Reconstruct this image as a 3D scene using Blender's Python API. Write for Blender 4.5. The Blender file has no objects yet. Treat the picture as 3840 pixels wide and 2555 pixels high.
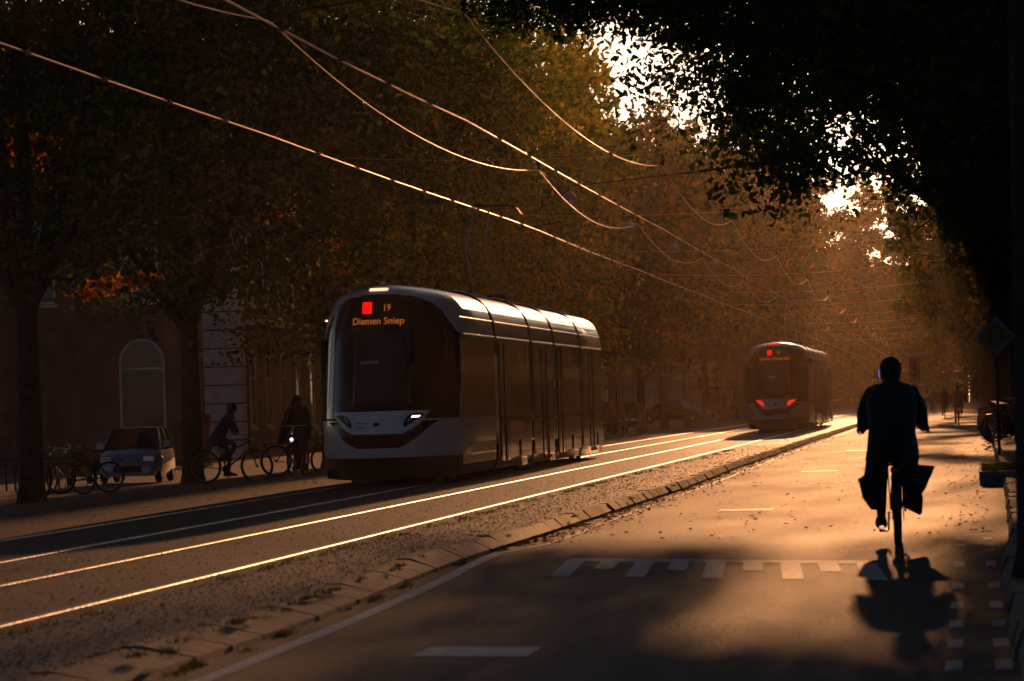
import bpy, bmesh, math, random
import numpy as np
from mathutils import Vector, Matrix, Quaternion
R = math.radians
rng = np.random.default_rng(7)
random.seed(7)
S = bpy.context.scene
C = S.collection

# ------------------------------------------------------------------ camera
cd = bpy.data.cameras.new("camera"); cam = bpy.data.objects.new("camera", cd); C.objects.link(cam)
S.camera = cam
cd.sensor_width = 36; cd.lens = 135; cd.clip_start = 0.5; cd.clip_end = 5000
H = 1.38
Rt = Vector((0.9925639, 0.11812123, -0.02939852)); Up = Vector((0.03119258, -0.01336798, 0.99942399)); Fw = Vector((-0.11766019, 0.9929092, 0.01695308))
cam.matrix_world = Matrix(((Rt.x, Up.x, -Fw.x, 0), (Rt.y, Up.y, -Fw.y, 0), (Rt.z, Up.z, -Fw.z, H), (0, 0, 0, 1)))
cd.dof.use_dof = True; cd.dof.focus_distance = 78; cd.dof.aperture_fstop = 5.6

# ------------------------------------------------------------------ sky and sun
SUN_E, SUN_A = R(6.5), R(1.3)          # elevation, angle to the left of the street
sdir = Vector((-math.sin(SUN_A) * math.cos(SUN_E), math.cos(SUN_A) * math.cos(SUN_E), math.sin(SUN_E)))
w = bpy.data.worlds.new("World"); S.world = w; w.use_nodes = True
nt = w.node_tree
sky = nt.nodes.new("ShaderNodeTexSky"); sky.sky_type = 'NISHITA'; sky.sun_disc = False
sky.sun_elevation = SUN_E; sky.sun_rotation = -SUN_A
sky.dust_density = 0.8; sky.air_density = 0.4
bg = nt.nodes["Background"]; bg.inputs[1].default_value = 0.062
nt.links.new(sky.outputs[0], bg.inputs[0])
sl = bpy.data.lights.new("sun", 'SUN'); so = bpy.data.objects.new("sun", sl); C.objects.link(so)
sl.energy = 5.0; sl.angle = R(0.5); sl.color = (1.0, 0.43, 0.165)
so.rotation_mode = 'QUATERNION'; so.rotation_quaternion = sdir.to_track_quat('Z', 'Y')
S.view_settings.view_transform = 'Standard'; S.view_settings.look = 'None'
S.view_settings.exposure = -0.95; S.view_settings.gamma = 1.0
S.render.engine = 'CYCLES'
S.cycles.max_bounces = 6; S.cycles.diffuse_bounces = 2; S.cycles.glossy_bounces = 3
S.cycles.transmission_bounces = 4; S.cycles.volume_bounces = 0; S.cycles.transparent_max_bounces = 8
S.cycles.sample_clamp_indirect = 6; S.cycles.sample_clamp_direct = 30

# ------------------------------------------------------------------ materials
MATS = {}
def mat(name, col=(.5, .5, .5), rough=.6, metal=0., spec=.5, emit=None, estr=0., coat=0., noise=None, bump=None, ramp=None):
    """noise=(scale, amount) varies the colour, bump=(scale, strength)"""
    if name in MATS: return MATS[name]
    m = bpy.data.materials.new(name); m.use_nodes = True; n = m.node_tree.nodes; l = m.node_tree.links
    b = n["Principled BSDF"]
    b.inputs["Base Color"].default_value = (*col, 1); b.inputs["Roughness"].default_value = rough
    b.inputs["Metallic"].default_value = metal; b.inputs["Specular IOR Level"].default_value = spec
    b.inputs["Coat Weight"].default_value = coat
    if emit: b.inputs["Emission Color"].default_value = (*emit, 1); b.inputs["Emission Strength"].default_value = estr
    tc = n.new("ShaderNodeTexCoord")
    if noise:
        t = n.new("ShaderNodeTexNoise"); t.inputs["Scale"].default_value = noise[0]; t.inputs["Detail"].default_value = 6
        l.new(tc.outputs["Object"], t.inputs["Vector"])
        r = n.new("ShaderNodeValToRGB"); k = noise[1]
        r.color_ramp.elements[0].position = .3; r.color_ramp.elements[1].position = .7
        c0 = ramp[0] if ramp else tuple(c * (1 - k) for c in col); c1 = ramp[1] if ramp else tuple(min(1, c * (1 + k)) for c in col)
        r.color_ramp.elements[0].color = (*c0, 1); r.color_ramp.elements[1].color = (*c1, 1)
        l.new(t.outputs["Fac"], r.inputs[0]); l.new(r.outputs[0], b.inputs["Base Color"])
        m["ramp"] = 1
    if bump:
        t2 = n.new("ShaderNodeTexNoise"); t2.inputs["Scale"].default_value = bump[0]; t2.inputs["Detail"].default_value = 4
        l.new(tc.outputs["Object"], t2.inputs["Vector"])
        bp = n.new("ShaderNodeBump"); bp.inputs["Strength"].default_value = bump[1]; bp.inputs["Distance"].default_value = .02
        l.new(t2.outputs["Fac"], bp.inputs["Height"]); l.new(bp.outputs[0], b.inputs["Normal"])
    MATS[name] = m
    return m

def paver_mat(name, c1, c2, mortar, bw, bh, rough=.6, strength=.6, spec=.4):
    if name in MATS: return MATS[name]
    m = bpy.data.materials.new(name); m.use_nodes = True; n = m.node_tree.nodes; l = m.node_tree.links
    b = n["Principled BSDF"]; tc = n.new("ShaderNodeTexCoord")
    br = n.new("ShaderNodeTexBrick"); br.inputs["Scale"].default_value = 1
    br.inputs["Brick Width"].default_value = bw; br.inputs["Row Height"].default_value = bh
    br.inputs["Mortar Size"].default_value = min(bw, bh) * .07; br.inputs["Mortar Smooth"].default_value = .3
    br.inputs["Color1"].default_value = (*c1, 1); br.inputs["Color2"].default_value = (*c2, 1); br.inputs["Mortar"].default_value = (*mortar, 1)
    l.new(tc.outputs["Object"], br.inputs["Vector"])
    t = n.new("ShaderNodeTexNoise"); t.inputs["Scale"].default_value = 1.3; t.inputs["Detail"].default_value = 8
    l.new(tc.outputs["Object"], t.inputs["Vector"])
    mx = n.new("ShaderNodeMixRGB"); mx.blend_type = 'MULTIPLY'; mx.inputs[0].default_value = .7
    mr = n.new("ShaderNodeMapRange"); mr.inputs[1].default_value = .3; mr.inputs[2].default_value = .7; mr.inputs[3].default_value = .35; mr.inputs[4].default_value = 1.6
    l.new(t.outputs["Fac"], mr.inputs[0])
    l.new(br.outputs["Color"], mx.inputs[1]); l.new(mr.outputs[0], mx.inputs[2]); l.new(mx.outputs[0], b.inputs["Base Color"])
    t3 = n.new("ShaderNodeTexNoise"); t3.inputs["Scale"].default_value = 26; t3.inputs["Detail"].default_value = 3
    l.new(tc.outputs["Object"], t3.inputs["Vector"])
    ad = n.new("ShaderNodeMath"); ad.operation = 'SUBTRACT'
    l.new(t3.outputs["Fac"], ad.inputs[0]); l.new(br.outputs["Fac"], ad.inputs[1])
    bp = n.new("ShaderNodeBump"); bp.inputs["Strength"].default_value = strength; bp.inputs["Distance"].default_value = .02
    l.new(ad.outputs[0], bp.inputs["Height"]); l.new(bp.outputs[0], b.inputs["Normal"])
    b.inputs["Roughness"].default_value = rough; b.inputs["Specular IOR Level"].default_value = spec
    MATS[name] = m
    return m

def asphalt_mat():
    m = bpy.data.materials.new("asphalt"); m.use_nodes = True; n = m.node_tree.nodes; l = m.node_tree.links
    b = n["Principled BSDF"]; tc = n.new("ShaderNodeTexCoord")
    t = n.new("ShaderNodeTexNoise"); t.inputs["Scale"].default_value = .55; t.inputs["Detail"].default_value = 7
    mp = n.new("ShaderNodeMapping"); mp.inputs["Scale"].default_value = (1.6, .35, 1)
    l.new(tc.outputs["Object"], mp.inputs[0]); l.new(mp.outputs[0], t.inputs["Vector"])
    r = n.new("ShaderNodeValToRGB"); r.color_ramp.elements[0].position = .3; r.color_ramp.elements[1].position = .72
    r.color_ramp.elements[0].color = (.042, .034, .029, 1); r.color_ramp.elements[1].color = (.072, .057, .047, 1)
    l.new(t.outputs["Fac"], r.inputs[0])
    g = n.new("ShaderNodeTexNoise"); g.inputs["Scale"].default_value = 70; g.inputs["Detail"].default_value = 2
    l.new(tc.outputs["Object"], g.inputs["Vector"])
    mr = n.new("ShaderNodeMapRange"); mr.inputs[3].default_value = .55; mr.inputs[4].default_value = 1.45
    l.new(g.outputs["Fac"], mr.inputs[0])
    mx = n.new("ShaderNodeMixRGB"); mx.blend_type = 'MULTIPLY'; mx.inputs[0].default_value = 1
    l.new(r.outputs[0], mx.inputs[1]); l.new(mr.outputs[0], mx.inputs[2])
    g2 = n.new("ShaderNodeTexNoise"); g2.inputs["Scale"].default_value = 1; g2.inputs["Detail"].default_value = 5; g2.inputs["Roughness"].default_value = .75
    mp2 = n.new("ShaderNodeMapping"); mp2.inputs["Scale"].default_value = (14, 2.2, 1)
    l.new(tc.outputs["Object"], mp2.inputs[0]); l.new(mp2.outputs[0], g2.inputs["Vector"])
    mr3 = n.new("ShaderNodeMapRange"); mr3.inputs[1].default_value = .3; mr3.inputs[2].default_value = .7; mr3.inputs[3].default_value = .5; mr3.inputs[4].default_value = 1.5
    l.new(g2.outputs["Fac"], mr3.inputs[0])
    mx2 = n.new("ShaderNodeMixRGB"); mx2.blend_type = 'MULTIPLY'; mx2.inputs[0].default_value = 1
    l.new(mx.outputs[0], mx2.inputs[1]); l.new(mr3.outputs[0], mx2.inputs[2]); l.new(mx2.outputs[0], b.inputs["Base Color"])
    bpA = n.new("ShaderNodeBump"); bpA.inputs["Strength"].default_value = 1; bpA.inputs["Distance"].default_value = .02
    l.new(g2.outputs["Fac"], bpA.inputs["Height"])
    bp = n.new("ShaderNodeBump"); bp.inputs["Strength"].default_value = .8; bp.inputs["Distance"].default_value = .012
    l.new(g.outputs["Fac"], bp.inputs["Height"]); l.new(bpA.outputs[0], bp.inputs["Normal"]); l.new(bp.outputs[0], b.inputs["Normal"])
    mr2 = n.new("ShaderNodeMapRange"); mr2.inputs[3].default_value = .6; mr2.inputs[4].default_value = .78
    l.new(t.outputs["Fac"], mr2.inputs[0]); l.new(mr2.outputs[0], b.inputs["Roughness"])
    b.inputs["Specular IOR Level"].default_value = .35
    return m

def leaf_mat(name, c0, c1, c2, trans=.5):
    m = bpy.data.materials.new(name); m.use_nodes = True; n = m.node_tree.nodes; l = m.node_tree.links
    n.remove(n["Principled BSDF"]); out = n["Material Output"]
    g = n.new("ShaderNodeNewGeometry")
    t = n.new("ShaderNodeTexNoise"); t.inputs["Scale"].default_value = .45; t.inputs["Detail"].default_value = 3
    l.new(g.outputs["Position"], t.inputs["Vector"])
    ad = n.new("ShaderNodeMath"); ad.operation = 'MULTIPLY_ADD'; ad.inputs[1].default_value = .35; 
    l.new(g.outputs["Random Per Island"], ad.inputs[0]); l.new(t.outputs["Fac"], ad.inputs[2])
    r = n.new("ShaderNodeValToRGB"); e = r.color_ramp.elements
    e[0].position = .45; e[0].color = (*c0, 1); e[1].position = .95; e[1].color = (*c2, 1)
    k = e.new(.7); k.color = (*c1, 1)
    l.new(ad.outputs[0], r.inputs[0])
    d = n.new("ShaderNodeBsdfDiffuse"); tr = n.new("ShaderNodeBsdfTranslucent"); gl = n.new("ShaderNodeBsdfGlossy")
    gl.inputs["Roughness"].default_value = .4; gl.inputs["Color"].default_value = (.6, .6, .6, 1)
    l.new(r.outputs[0], d.inputs[0])
    hs = n.new("ShaderNodeHueSaturation"); hs.inputs["Saturation"].default_value = 1.15; hs.inputs["Value"].default_value = 3.2
    l.new(r.outputs[0], hs.inputs["Color"]); l.new(hs.outputs[0], tr.inputs[0])
    m1 = n.new("ShaderNodeMixShader"); m1.inputs[0].default_value = trans
    l.new(d.outputs[0], m1.inputs[1]); l.new(tr.outputs[0], m1.inputs[2])
    m2 = n.new("ShaderNodeMixShader"); m2.inputs[0].default_value = .04
    l.new(m1.outputs[0], m2.inputs[1]); l.new(gl.outputs[0], m2.inputs[2])
    l.new(m2.outputs[0], out.inputs[0])
    MATS[name] = m
    return m

ASPH = asphalt_mat()
LEAF = leaf_mat("foliage_green", (.012, .026, .008), (.026, .042, .01), (.075, .075, .015))
LEAF_LIT = leaf_mat('foliage_golden', (.03, .05, .01), (.09, .10, .014), (.26, .17, .025), .62)  # brighter, yellower copy of the green leaves, backlight put into the colour
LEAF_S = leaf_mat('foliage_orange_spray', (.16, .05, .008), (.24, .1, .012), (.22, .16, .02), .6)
LEAF_O = leaf_mat("foliage_autumn", (.03, .042, .012), (.07, .07, .014), (.17, .08, .012))
BARK = mat("bark", (.04, .032, .026), .9, noise=(6, .5), bump=(14, 1.0))
PAVER = paver_mat("track_paving", (.045, .036, .031), (.034, .028, .024), (.018, .015, .012), .2, .1, .62, .8, .3)
VERGE = paver_mat("verge_setts", (.13, .105, .085), (.07, .06, .05), (.025, .02, .017), .16, .14, .6, 1.0, .35)
PAVE_L = paver_mat("pavement_clinkers", (.05, .036, .029), (.036, .028, .024), (.018, .016, .013), .21, .07, .75, .6)
KERBM = mat("kerb_concrete", (.2, .165, .135), .75, noise=(5, .35), bump=(40, .5))
PAINT = mat("road_paint", (.75, .73, .7), .6, noise=(9, .4), bump=(60, .4))
PAINTW = mat("road_paint_worn", (.55, .53, .5), .65, noise=(9, .35), bump=(60, .4))
STEEL = mat("rail_steel", (.5, .44, .4), .42, 1.0, noise=(1.5, .5), bump=(9, .3))
GROOVE = mat("rail_groove", (.03, .028, .025), .7)
WIREM = mat("copper_wire", (.6, .38, .26), .42, 1.0)
RIM = mat("rim_metal", (.25, .25, .26), .35, .9)
DARKM = mat("dark_metal", (.03, .03, .032), .45, .6)
GALV = mat("galvanised_metal", (.4, .41, .42), .4, .9)
TW = mat("tram_white_paint", (.8, .79, .78), .25, coat=.5, spec=.5)
TB = mat("tram_blue_paint", (.012, .015, .024), .4, coat=.2)
TG = mat("tram_black_glass", (.006, .007, .009), .08, spec=.3)
TR = mat("tram_roof_shell", (.85, .85, .85), .22, .9, bump=(5, .25))  # metallic skin added so the tram roof catches the sun glare
TS = mat("tram_side_glass", (.010, .009, .009), .05, spec=.6)
def streak(m):
    n = m.node_tree.nodes; l = m.node_tree.links; b = n["Principled BSDF"]; tc = n.new("ShaderNodeTexCoord"); mp = n.new("ShaderNodeMapping"); mp.inputs["Scale"].default_value = (1, 2.6, .35)
    t = n.new("ShaderNodeTexNoise"); t.inputs["Scale"].default_value = 1; t.inputs["Detail"].default_value = 3; bp = n.new("ShaderNodeBump"); bp.inputs["Strength"].default_value = .35; bp.inputs["Distance"].default_value = .03
    l.new(tc.outputs["Object"], mp.inputs[0]); l.new(mp.outputs[0], t.inputs["Vector"]); l.new(t.outputs["Fac"], bp.inputs["Height"]); l.new(bp.outputs[0], b.inputs["Normal"])
streak(TS)
TP = mat("tram_side_panel", (.4, .38, .37), .1, .7, coat=.8)
streak(TP)
TROOF = mat("tram_roof", (.55, .55, .56), .3, .3)
RUB = mat("black_rubber", (.012, .012, .012), .75)
WHITEM = mat("white_frame_paint", (.6, .57, .52), .5)
GLASS = mat("window_glass", (.012, .013, .015), .06, spec=.6)
BRICK = paver_mat("brick_wall", (.10, .05, .035), (.075, .04, .03), (.09, .08, .07), .22, .065, .8, .4)
STONE = mat("pale_stone", (.55, .53, .49), .8, noise=(2.5, .25), bump=(20, .3))
CLOTH = mat("dark_cloth", (.012, .012, .014), .9, noise=(30, .3), bump=(60, .3))
CLOTHR = mat("dark_red_cloth", (.07, .02, .02), .9)
for _m in (CLOTH, CLOTHR): _m.node_tree.nodes['Principled BSDF'].inputs['Sheen Weight'].default_value = .35
SKIN = mat("skin", (.35, .2, .14), .55)
HAIR = mat("dark_hair", (.012, .009, .007), .6, bump=(80, .6))
LEATHER = mat("pannier_canvas", (.012, .012, .012), .7, bump=(50, .3))
CHROME = mat("chrome", (.75, .78, .82), .28, 1.0)
def emi(name, col, s): return mat(name, (.02, .02, .02), .4, emit=col, estr=s)
E_AMB = emi("amber_display", (1, .26, .03), .55)
E_RED = emi("red_display", (1, .004, .002), 1.8)
E_WARM = emi("warm_lamp", (1, .72, .42), 2.5)
E_LED = emi("headlamp_led", (.9, .95, 1), 8)
E_TAIL = emi("red_tail_lamp", (1, .015, .01), 2.0)
E_BLUE = emi("blue_display", (.02, .15, 1), 1.5)

# ------------------------------------------------------------------ object helpers
def tag(o, label=None, cat=None, group=None, kind=None):
    if label: o['label'] = label
    if cat: o['category'] = cat
    if group: o['group'] = group
    if kind: o['kind'] = kind
    return o
def link_mesh(name, me, m, parent=None, smooth=False):
    if not isinstance(m, (list, tuple)): m = [m]
    for k in m: me.materials.append(k)
    if smooth: me.polygons.foreach_set('use_smooth', [True] * len(me.polygons))
    o = bpy.data.objects.new(name, me); C.objects.link(o)
    if parent: o.parent = parent
    return o
def empty(name, loc=(0, 0, 0), rz=0.):
    o = bpy.data.objects.new(name, None); C.objects.link(o); o.location = loc; o.rotation_euler = (0, 0, rz); return o
class MB:
    def __init__(s): s.v = []; s.f = []; s.mi = []
    def add(s, vs, fs, mi=0):
        b = len(s.v); s.v += [tuple(v) for v in vs]; s.f += [tuple(b + i for i in f) for f in fs]; s.mi += [mi] * len(fs); return s
    def box(s, x0, x1, y0, y1, z0, z1, mi=0, M=None):
        vs = [Vector((x, y, z)) for z in (z0, z1) for y in (y0, y1) for x in (x0, x1)]
        if M: vs = [M @ v for v in vs]
        return s.add(vs, [(0, 2, 3, 1), (4, 5, 7, 6), (0, 1, 5, 4), (2, 6, 7, 3), (0, 4, 6, 2), (1, 3, 7, 5)], mi)
    def rbox(s, x0, x1, y0, y1, z0, z1, r=.02, mi=0):      # box with chamfered upright edges
        P = [(x0 + r, y0), (x1 - r, y0), (x1, y0 + r), (x1, y1 - r), (x1 - r, y1), (x0 + r, y1), (x0, y1 - r), (x0, y0 + r)]
        vs = [(x, y, z0) for x, y in P] + [(x, y, z1) for x, y in P]
        fs = [(i, (i + 1) % 8, 8 + (i + 1) % 8, 8 + i) for i in range(8)] + [tuple(range(7, -1, -1)), tuple(range(8, 16))]
        return s.add(vs, fs, mi)
    def tube(s, pts, r, n=8, mi=0, cap=True):
        pts = [Vector(p) for p in pts]; rs = r if isinstance(r, (list, tuple)) else [r] * len(pts)
        vs = []; fs = []
        ref = None
        for i, p in enumerate(pts):
            d = (pts[min(i + 1, len(pts) - 1)] - pts[max(i - 1, 0)]).normalized()
            if ref is None: ref = Vector((0, 0, 1)) if abs(d.z) < .9 else Vector((1, 0, 0))
            a = d.cross(ref).normalized(); b = a.cross(d).normalized(); ref = b
            for k in range(n):
                t = 2 * math.pi * k / n; vs.append(p + a * (math.cos(t) * rs[i]) + b * (math.sin(t) * rs[i]))
        for i in range(len(pts) - 1):
            for k in range(n):
                fs.append((i * n + k, i * n + (k + 1) % n, (i + 1) * n + (k + 1) % n, (i + 1) * n + k))
        if cap: fs.append(tuple(range(n - 1, -1, -1))); fs.append(tuple((len(pts) - 1) * n + k for k in range(n)))
        return s.add(vs, fs, mi)
    def ring(s, c, axis, R_, r, n=28, m=6, mi=0):           # torus
        c = Vector(c); ax = Vector(axis).normalized(); a = ax.orthogonal().normalized(); b = ax.cross(a)
        vs = []; fs = []
        for i in range(n):
            t = 2 * math.pi * i / n; d = a * math.cos(t) + b * math.sin(t)
            for k in range(m):
                u = 2 * math.pi * k / m; vs.append(c + d * (R_ + r * math.cos(u)) + ax * (r * math.sin(u)))
        for i in range(n):
            for k in range(m):
                fs.append((i * m + k, ((i + 1) % n) * m + k, ((i + 1) % n) * m + (k + 1) % m, i * m + (k + 1) % m))
        return s.add(vs, fs, mi)
    def disc(s, c, axis, r, th, n=24, mi=0):
        c = Vector(c); ax = Vector(axis).normalized()
        return s.tube([c - ax * th / 2, c + ax * th / 2], r, n, mi)
    def ball(s, c, rx, ry=None, rz=None, n=12, m=8, mi=0):
        ry = ry or rx; rz = rz or rx; vs = []; fs = []
        for j in range(m + 1):
            p = math.pi * j / m
            for i in range(n):
                t = 2 * math.pi * i / n
                vs.append((c[0] + rx * math.sin(p) * math.cos(t), c[1] + ry * math.sin(p) * math.sin(t), c[2] + rz * math.cos(p)))
        for j in range(m):
            for i in range(n): fs.append((j * n + i, (j + 1) * n + i, (j + 1) * n + (i + 1) % n, j * n + (i + 1) % n))
        return s.add(vs, fs, mi)
    def grid(s, rows, mi=0, flip=False):
        n = len(rows[0]); vs = [v for r in rows for v in r]; fs = []
        for i in range(len(rows) - 1):
            for j in range(n - 1):
                q = (i * n + j, i * n + j + 1, (i + 1) * n + j + 1, (i + 1) * n + j); fs.append(q[::-1] if flip else q)
        return s.add(vs, fs, mi)
    def build(s, name, m, parent=None, smooth=False):
        me = bpy.data.meshes.new(name); me.from_pydata(s.v, [], s.f)
        if any(s.mi): me.polygons.foreach_set('material_index', s.mi)
        me.update(); bm = bmesh.new(); bm.from_mesh(me); bmesh.ops.remove_doubles(bm, verts=bm.verts, dist=1e-5)
        bmesh.ops.recalc_face_normals(bm, faces=bm.faces); bm.to_mesh(me); bm.free()
        o = link_mesh(name, me, m, parent, smooth)
        if smooth:
            try: me.set_sharp_from_angle(angle=R(40))
            except Exception: pass
        return o
def copy_tree(o, parent=None):
    c = o.copy(); C.objects.link(c); c.parent = parent
    for ch in list(o.children): copy_tree(ch, c)
    return c
def lerp(tab, t):
    if t <= tab[0][0]: return tab[0][1]
    for (a, x), (b, y) in zip(tab, tab[1:]):
        if t <= b: return x + (y - x) * (t - a) / (b - a)
    return tab[-1][1]

# street lines (x for a distance y)
K_KERB = [(0, -4.3), (20, -4.3), (25, -4.28), (29, -4.4), (33, -4.5), (36.2, -4.52), (40, -4.47), (60, -4.42), (75, -4.6), (120, -4.78), (200, -4.95), (400, -5.5), (700, -6.5)]
K_RT = [(0, -6.75), (30, -6.77), (60, -6.9), (100, -7.0), (150, -7.25), (250, -7.6), (400, -8.3), (700, -9.8)]
K_LT = [(0, -9.4), (34, -9.46), (64, -9.8), (100, -10.0), (150, -10.2), (250, -10.6), (400, -11.3), (700, -12.8)]
K_RK = [(0, .18), (30, .2), (36, .34), (56, .46), (120, .6), (700, .8)]
def gz(x):                                                  # height of the ground on the left side
    if x > -13: return .1
    if x > -20: return .1 - .45 * (-13 - x) / 7
    return -.35
Ys = [0, 10] + list(range(14, 60, 2)) + list(range(60, 160, 5)) + list(range(160, 400, 20)) + [400, 500, 700]

# ------------------------------------------------------------------ ground
def strip(name, f0, f1, z, m, kind='structure', ys=Ys):
    b = MB()
    b.grid([[(f0(y), y, z(f0(y)) if callable(z) else z), (f1(y), y, z(f1(y)) if callable(z) else z)] for y in ys])
    o = b.build(name, m); tag(o, kind=kind); return o
b = MB(); b.grid([[(x, y, -.45) for x in (-1500, 0, 1500)] for y in (-300, 600, 3000)]); tag(b.build("ground", PAVE_L), kind='structure')
strip("road", lambda y: lerp(K_KERB, y) - .02, lambda y: lerp(K_RK, y) + .02, 0, ASPH)
strip("verge", lambda y: lerp(K_RT, y) + 1.02, lambda y: lerp(K_KERB, y) - .14 - lerp([(20, .3), (32, .2), (42, .04), (60, .02)], y), .1, VERGE)
strip("tram_track", lambda y: -12.5, lambda y: lerp(K_RT, y) + 1.02, .1, PAVER)
b = MB(); xs = [-60, -24, -20, -16.5, -13, -12.5]
b.grid([[(x, y, gz(x)) for x in xs] for y in Ys]); tag(b.build("side_street", PAVE_L), kind='structure')
strip("pavement", lambda y: lerp(K_RK, y) + .14, lambda y: 30, .11, PAVE_L)
# kerbs: stones with open joints
def kerb(name, K, side, z0, z1, seed):
    r = random.Random(seed); b = MB(); y = 6.
    while y < 420:
        L = 1.0 if y < 120 else 6.; d = r.uniform(-.012, .012); zt = z1 + r.uniform(-.008, .01); g = .02 if y < 120 else .05
        a, c = y + g, y + L - g; xa, xc = lerp(K, a) + d, lerp(K, c) + d + r.uniform(-.012, .012)
        wd = .16 * side; ch = .035 * side
        vs = []
        for yy, xx in ((a, xa), (c, xc)):
            bv = side * (lerp([(20, .34), (32, .24), (42, .1), (60, .08)], yy) if side < 0 else .04); zz = zt - (.03 * max(0, min(1, (36 - yy) / 10)) if side < 0 else 0)
            vs += [(xx, yy, z0), (xx + bv * .06, yy, .035), (xx + bv, yy, zz), (xx + bv + wd * .7, yy, zz), (xx + bv + wd * .7, yy, z0)]
        b.add(vs, [(0, 1, 6, 5), (1, 2, 7, 6), (2, 3, 8, 7), (3, 4, 9, 8), (0, 4, 3, 2, 1), (5, 6, 7, 8, 9)])
        y += L
    o = b.build(name, KERBM); tag(o, kind='structure'); return o
kerb("kerb", K_KERB, -1, -.02, .125, 1)
kerb("kerb", K_RK, 1, -.02, .13, 2)

# rails: four of them, each a running head, a dark groove and a check lip
for K, nm in ((K_RT, 'right'), (K_LT, 'left')):
    for s in (-1, 1):
        hd = MB(); gr = MB()
        pr = [(.03 * math.cos(t), .012 * math.sin(t)) for t in np.linspace(R(8), R(172), 9)]
        hd.grid([[(lerp(K, y) + s * .73 + a, y, .1 + c) for a, c in pr] for y in Ys])
        for a, c, mb, zz in ( (.032, .068, gr, .103), (.07, .092, hd, .105)):
            mb.grid([[(lerp(K, y) + s * .73 - s * a, y, zz), (lerp(K, y) + s * .73 - s * c, y, zz)] for y in Ys])
        o = hd.build("tram_rail", STEEL, None, True); gr.build("rail_groove", GROOVE, o)
        tag(o, {('right', 1): 'shiny steel tram rail nearest the verge and kerb', ('right', -1): 'bright steel tram rail, second from the kerb, left rail of the near track',
                ('left', 1): 'steel tram rail under the right wheels of the big tram', ('left', -1): 'steel tram rail farthest from the kerb, under the left side of the big tram'}[(nm, s)],
            'tram rail', 'tram rails of the double track')

# road markings
def ribbon(name, pts, wd, z, m, label, cat='road marking', group=None):
    b = MB(); rows = []
    for i, p in enumerate(pts):
        q0, q1 = pts[max(i - 1, 0)], pts[min(i + 1, len(pts) - 1)]
        d = Vector((q1[0] - q0[0], q1[1] - q0[1])).normalized(); nx = Vector((d.y, -d.x)) * wd / 2
        rows.append([(p[0] - nx.x, p[1] - nx.y, z), (p[0] + nx.x, p[1] + nx.y, z)])
    b.grid(rows); o = b.build(name, m); tag(o, label, cat, group); o['kind'] = 'structure'; return o
def smooth(pts, n=6):
    out = []
    for i in range(len(pts) - 1):
        p0, p1, p2, p3 = [Vector(pts[max(0, min(len(pts) - 1, k))]) for k in (i - 1, i, i + 1, i + 2)]
        for k in range(n):
            t = k / n; out.append(.5 * ((2 * p1) + (-p0 + p2) * t + (2 * p0 - 5 * p1 + 4 * p2 - p3) * t * t + (-p0 + 3 * p1 - 3 * p2 + p3) * t ** 3))
    out.append(Vector(pts[-1])); return out
ribbon("edge_line", smooth([(-3.95, 12), (-3.99, 19.6), (-4.05, 24.4), (-4.2, 29.8), (-4.34, 33), (-4.42, 35.6)]), .12, .004, PAINT, 'pale edge line curving along the near kerb')
ribbon("edge_line", smooth([(-4.42, 35.7), (-4.28, 36.8), (-4.16, 39), (-4.22, 46.6), (-4.24, 64.6), (-4.35, 80), (-4.5, 110), (-4.7, 200)]), .08, .004, PAINT, 'thin pale line running beside the kerb into the distance')
b = MB()
for i, (y, l_) in enumerate([(21.05, .8), (47.3, .8), (70.8, .9), (96, 1.2), (121, 1.6), (146, 2)]):
    b = MB(); b.grid([[(-3.13, y + .1, .004), (-2.45, y - .12, .004)], [(-3.13, y + l_ + .1, .004), (-2.45, y + l_ - .12, .004)]])
    o = b.build("lane_dash", PAINT); o['kind'] = 'structure'
b = MB(); P0, P1 = Vector((-3.56, 33.8)), Vector((-.86, 31.75))
d = (P1 - P0); dn = d.normalized(); back = Vector((.055, -1)).normalized()
b.grid([[(P0.x, P0.y + .3, .004), (P1.x, P1.y + .3, .004)], [(P0.x, P0.y - .25, .004), (P1.x, P1.y - .25, .004)]])
for k in range(9):
    p = P0 + d * (k / 8.35) ; L = 3.1 if k % 2 == 0 else 1.75
    q = p + Vector((.17, -.13)); e0 = p + back * L; e1 = q + back * L
    s0 = p + back * .25; s1 = q + back * .25
    b.grid([[(s0.x, s0.y, .0045), (s1.x, s1.y, .0045)], [(e0.x, e0.y, .0045), (e1.x, e1.y, .0045)]])
o = b.build("speed_hump_marking", PAINTW); o['kind'] = 'structure'
b = MB()
for y, l_ in ((36.1, .5), (34.7, .5), (33.4, .5), (30.6, .95), (27.2, .8), (24.7, .75), (22.7, .7), (20.9, .7), (19.2, .7), (17.6, .7)):
    for x in (-.16, .09): b.grid([[(x, y, .004), (x + .085, y, .004)], [(x, y + l_, .004), (x + .085, y + l_, .004)]])
o = b.build("block_marking", PAINTW); o['kind'] = 'structure'
b = MB()
for cx_, cy_ in ((-2.35, 61.5), (-1.65, 61.5)):             # worn bicycle symbol: two wheels and a frame
    rows = [[(cx_ + r_ * math.cos(t), cy_ + 3 * r_ * math.sin(t), .004) for r_ in (.2, .26)] for t in np.linspace(0, 2 * math.pi, 25)]
    b.grid(rows)
for p, q in (((-2.35, 61.5), (-2.1, 62.9)), ((-2.1, 62.9), (-1.75, 62.9)), ((-1.65, 61.5), (-1.8, 63.6)), ((-2.1, 62.9), (-2.02, 61.5)), ((-2.02, 61.5), (-1.75, 62.9))):
    b.grid([[(p[0] - .02, p[1], .0045), (p[0] + .02, p[1], .0045)], [(q[0] - .02, q[1], .0045), (q[0] + .02, q[1], .0045)]])
o = b.build("bicycle_symbol", PAINTW); o['kind'] = 'structure'

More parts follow.
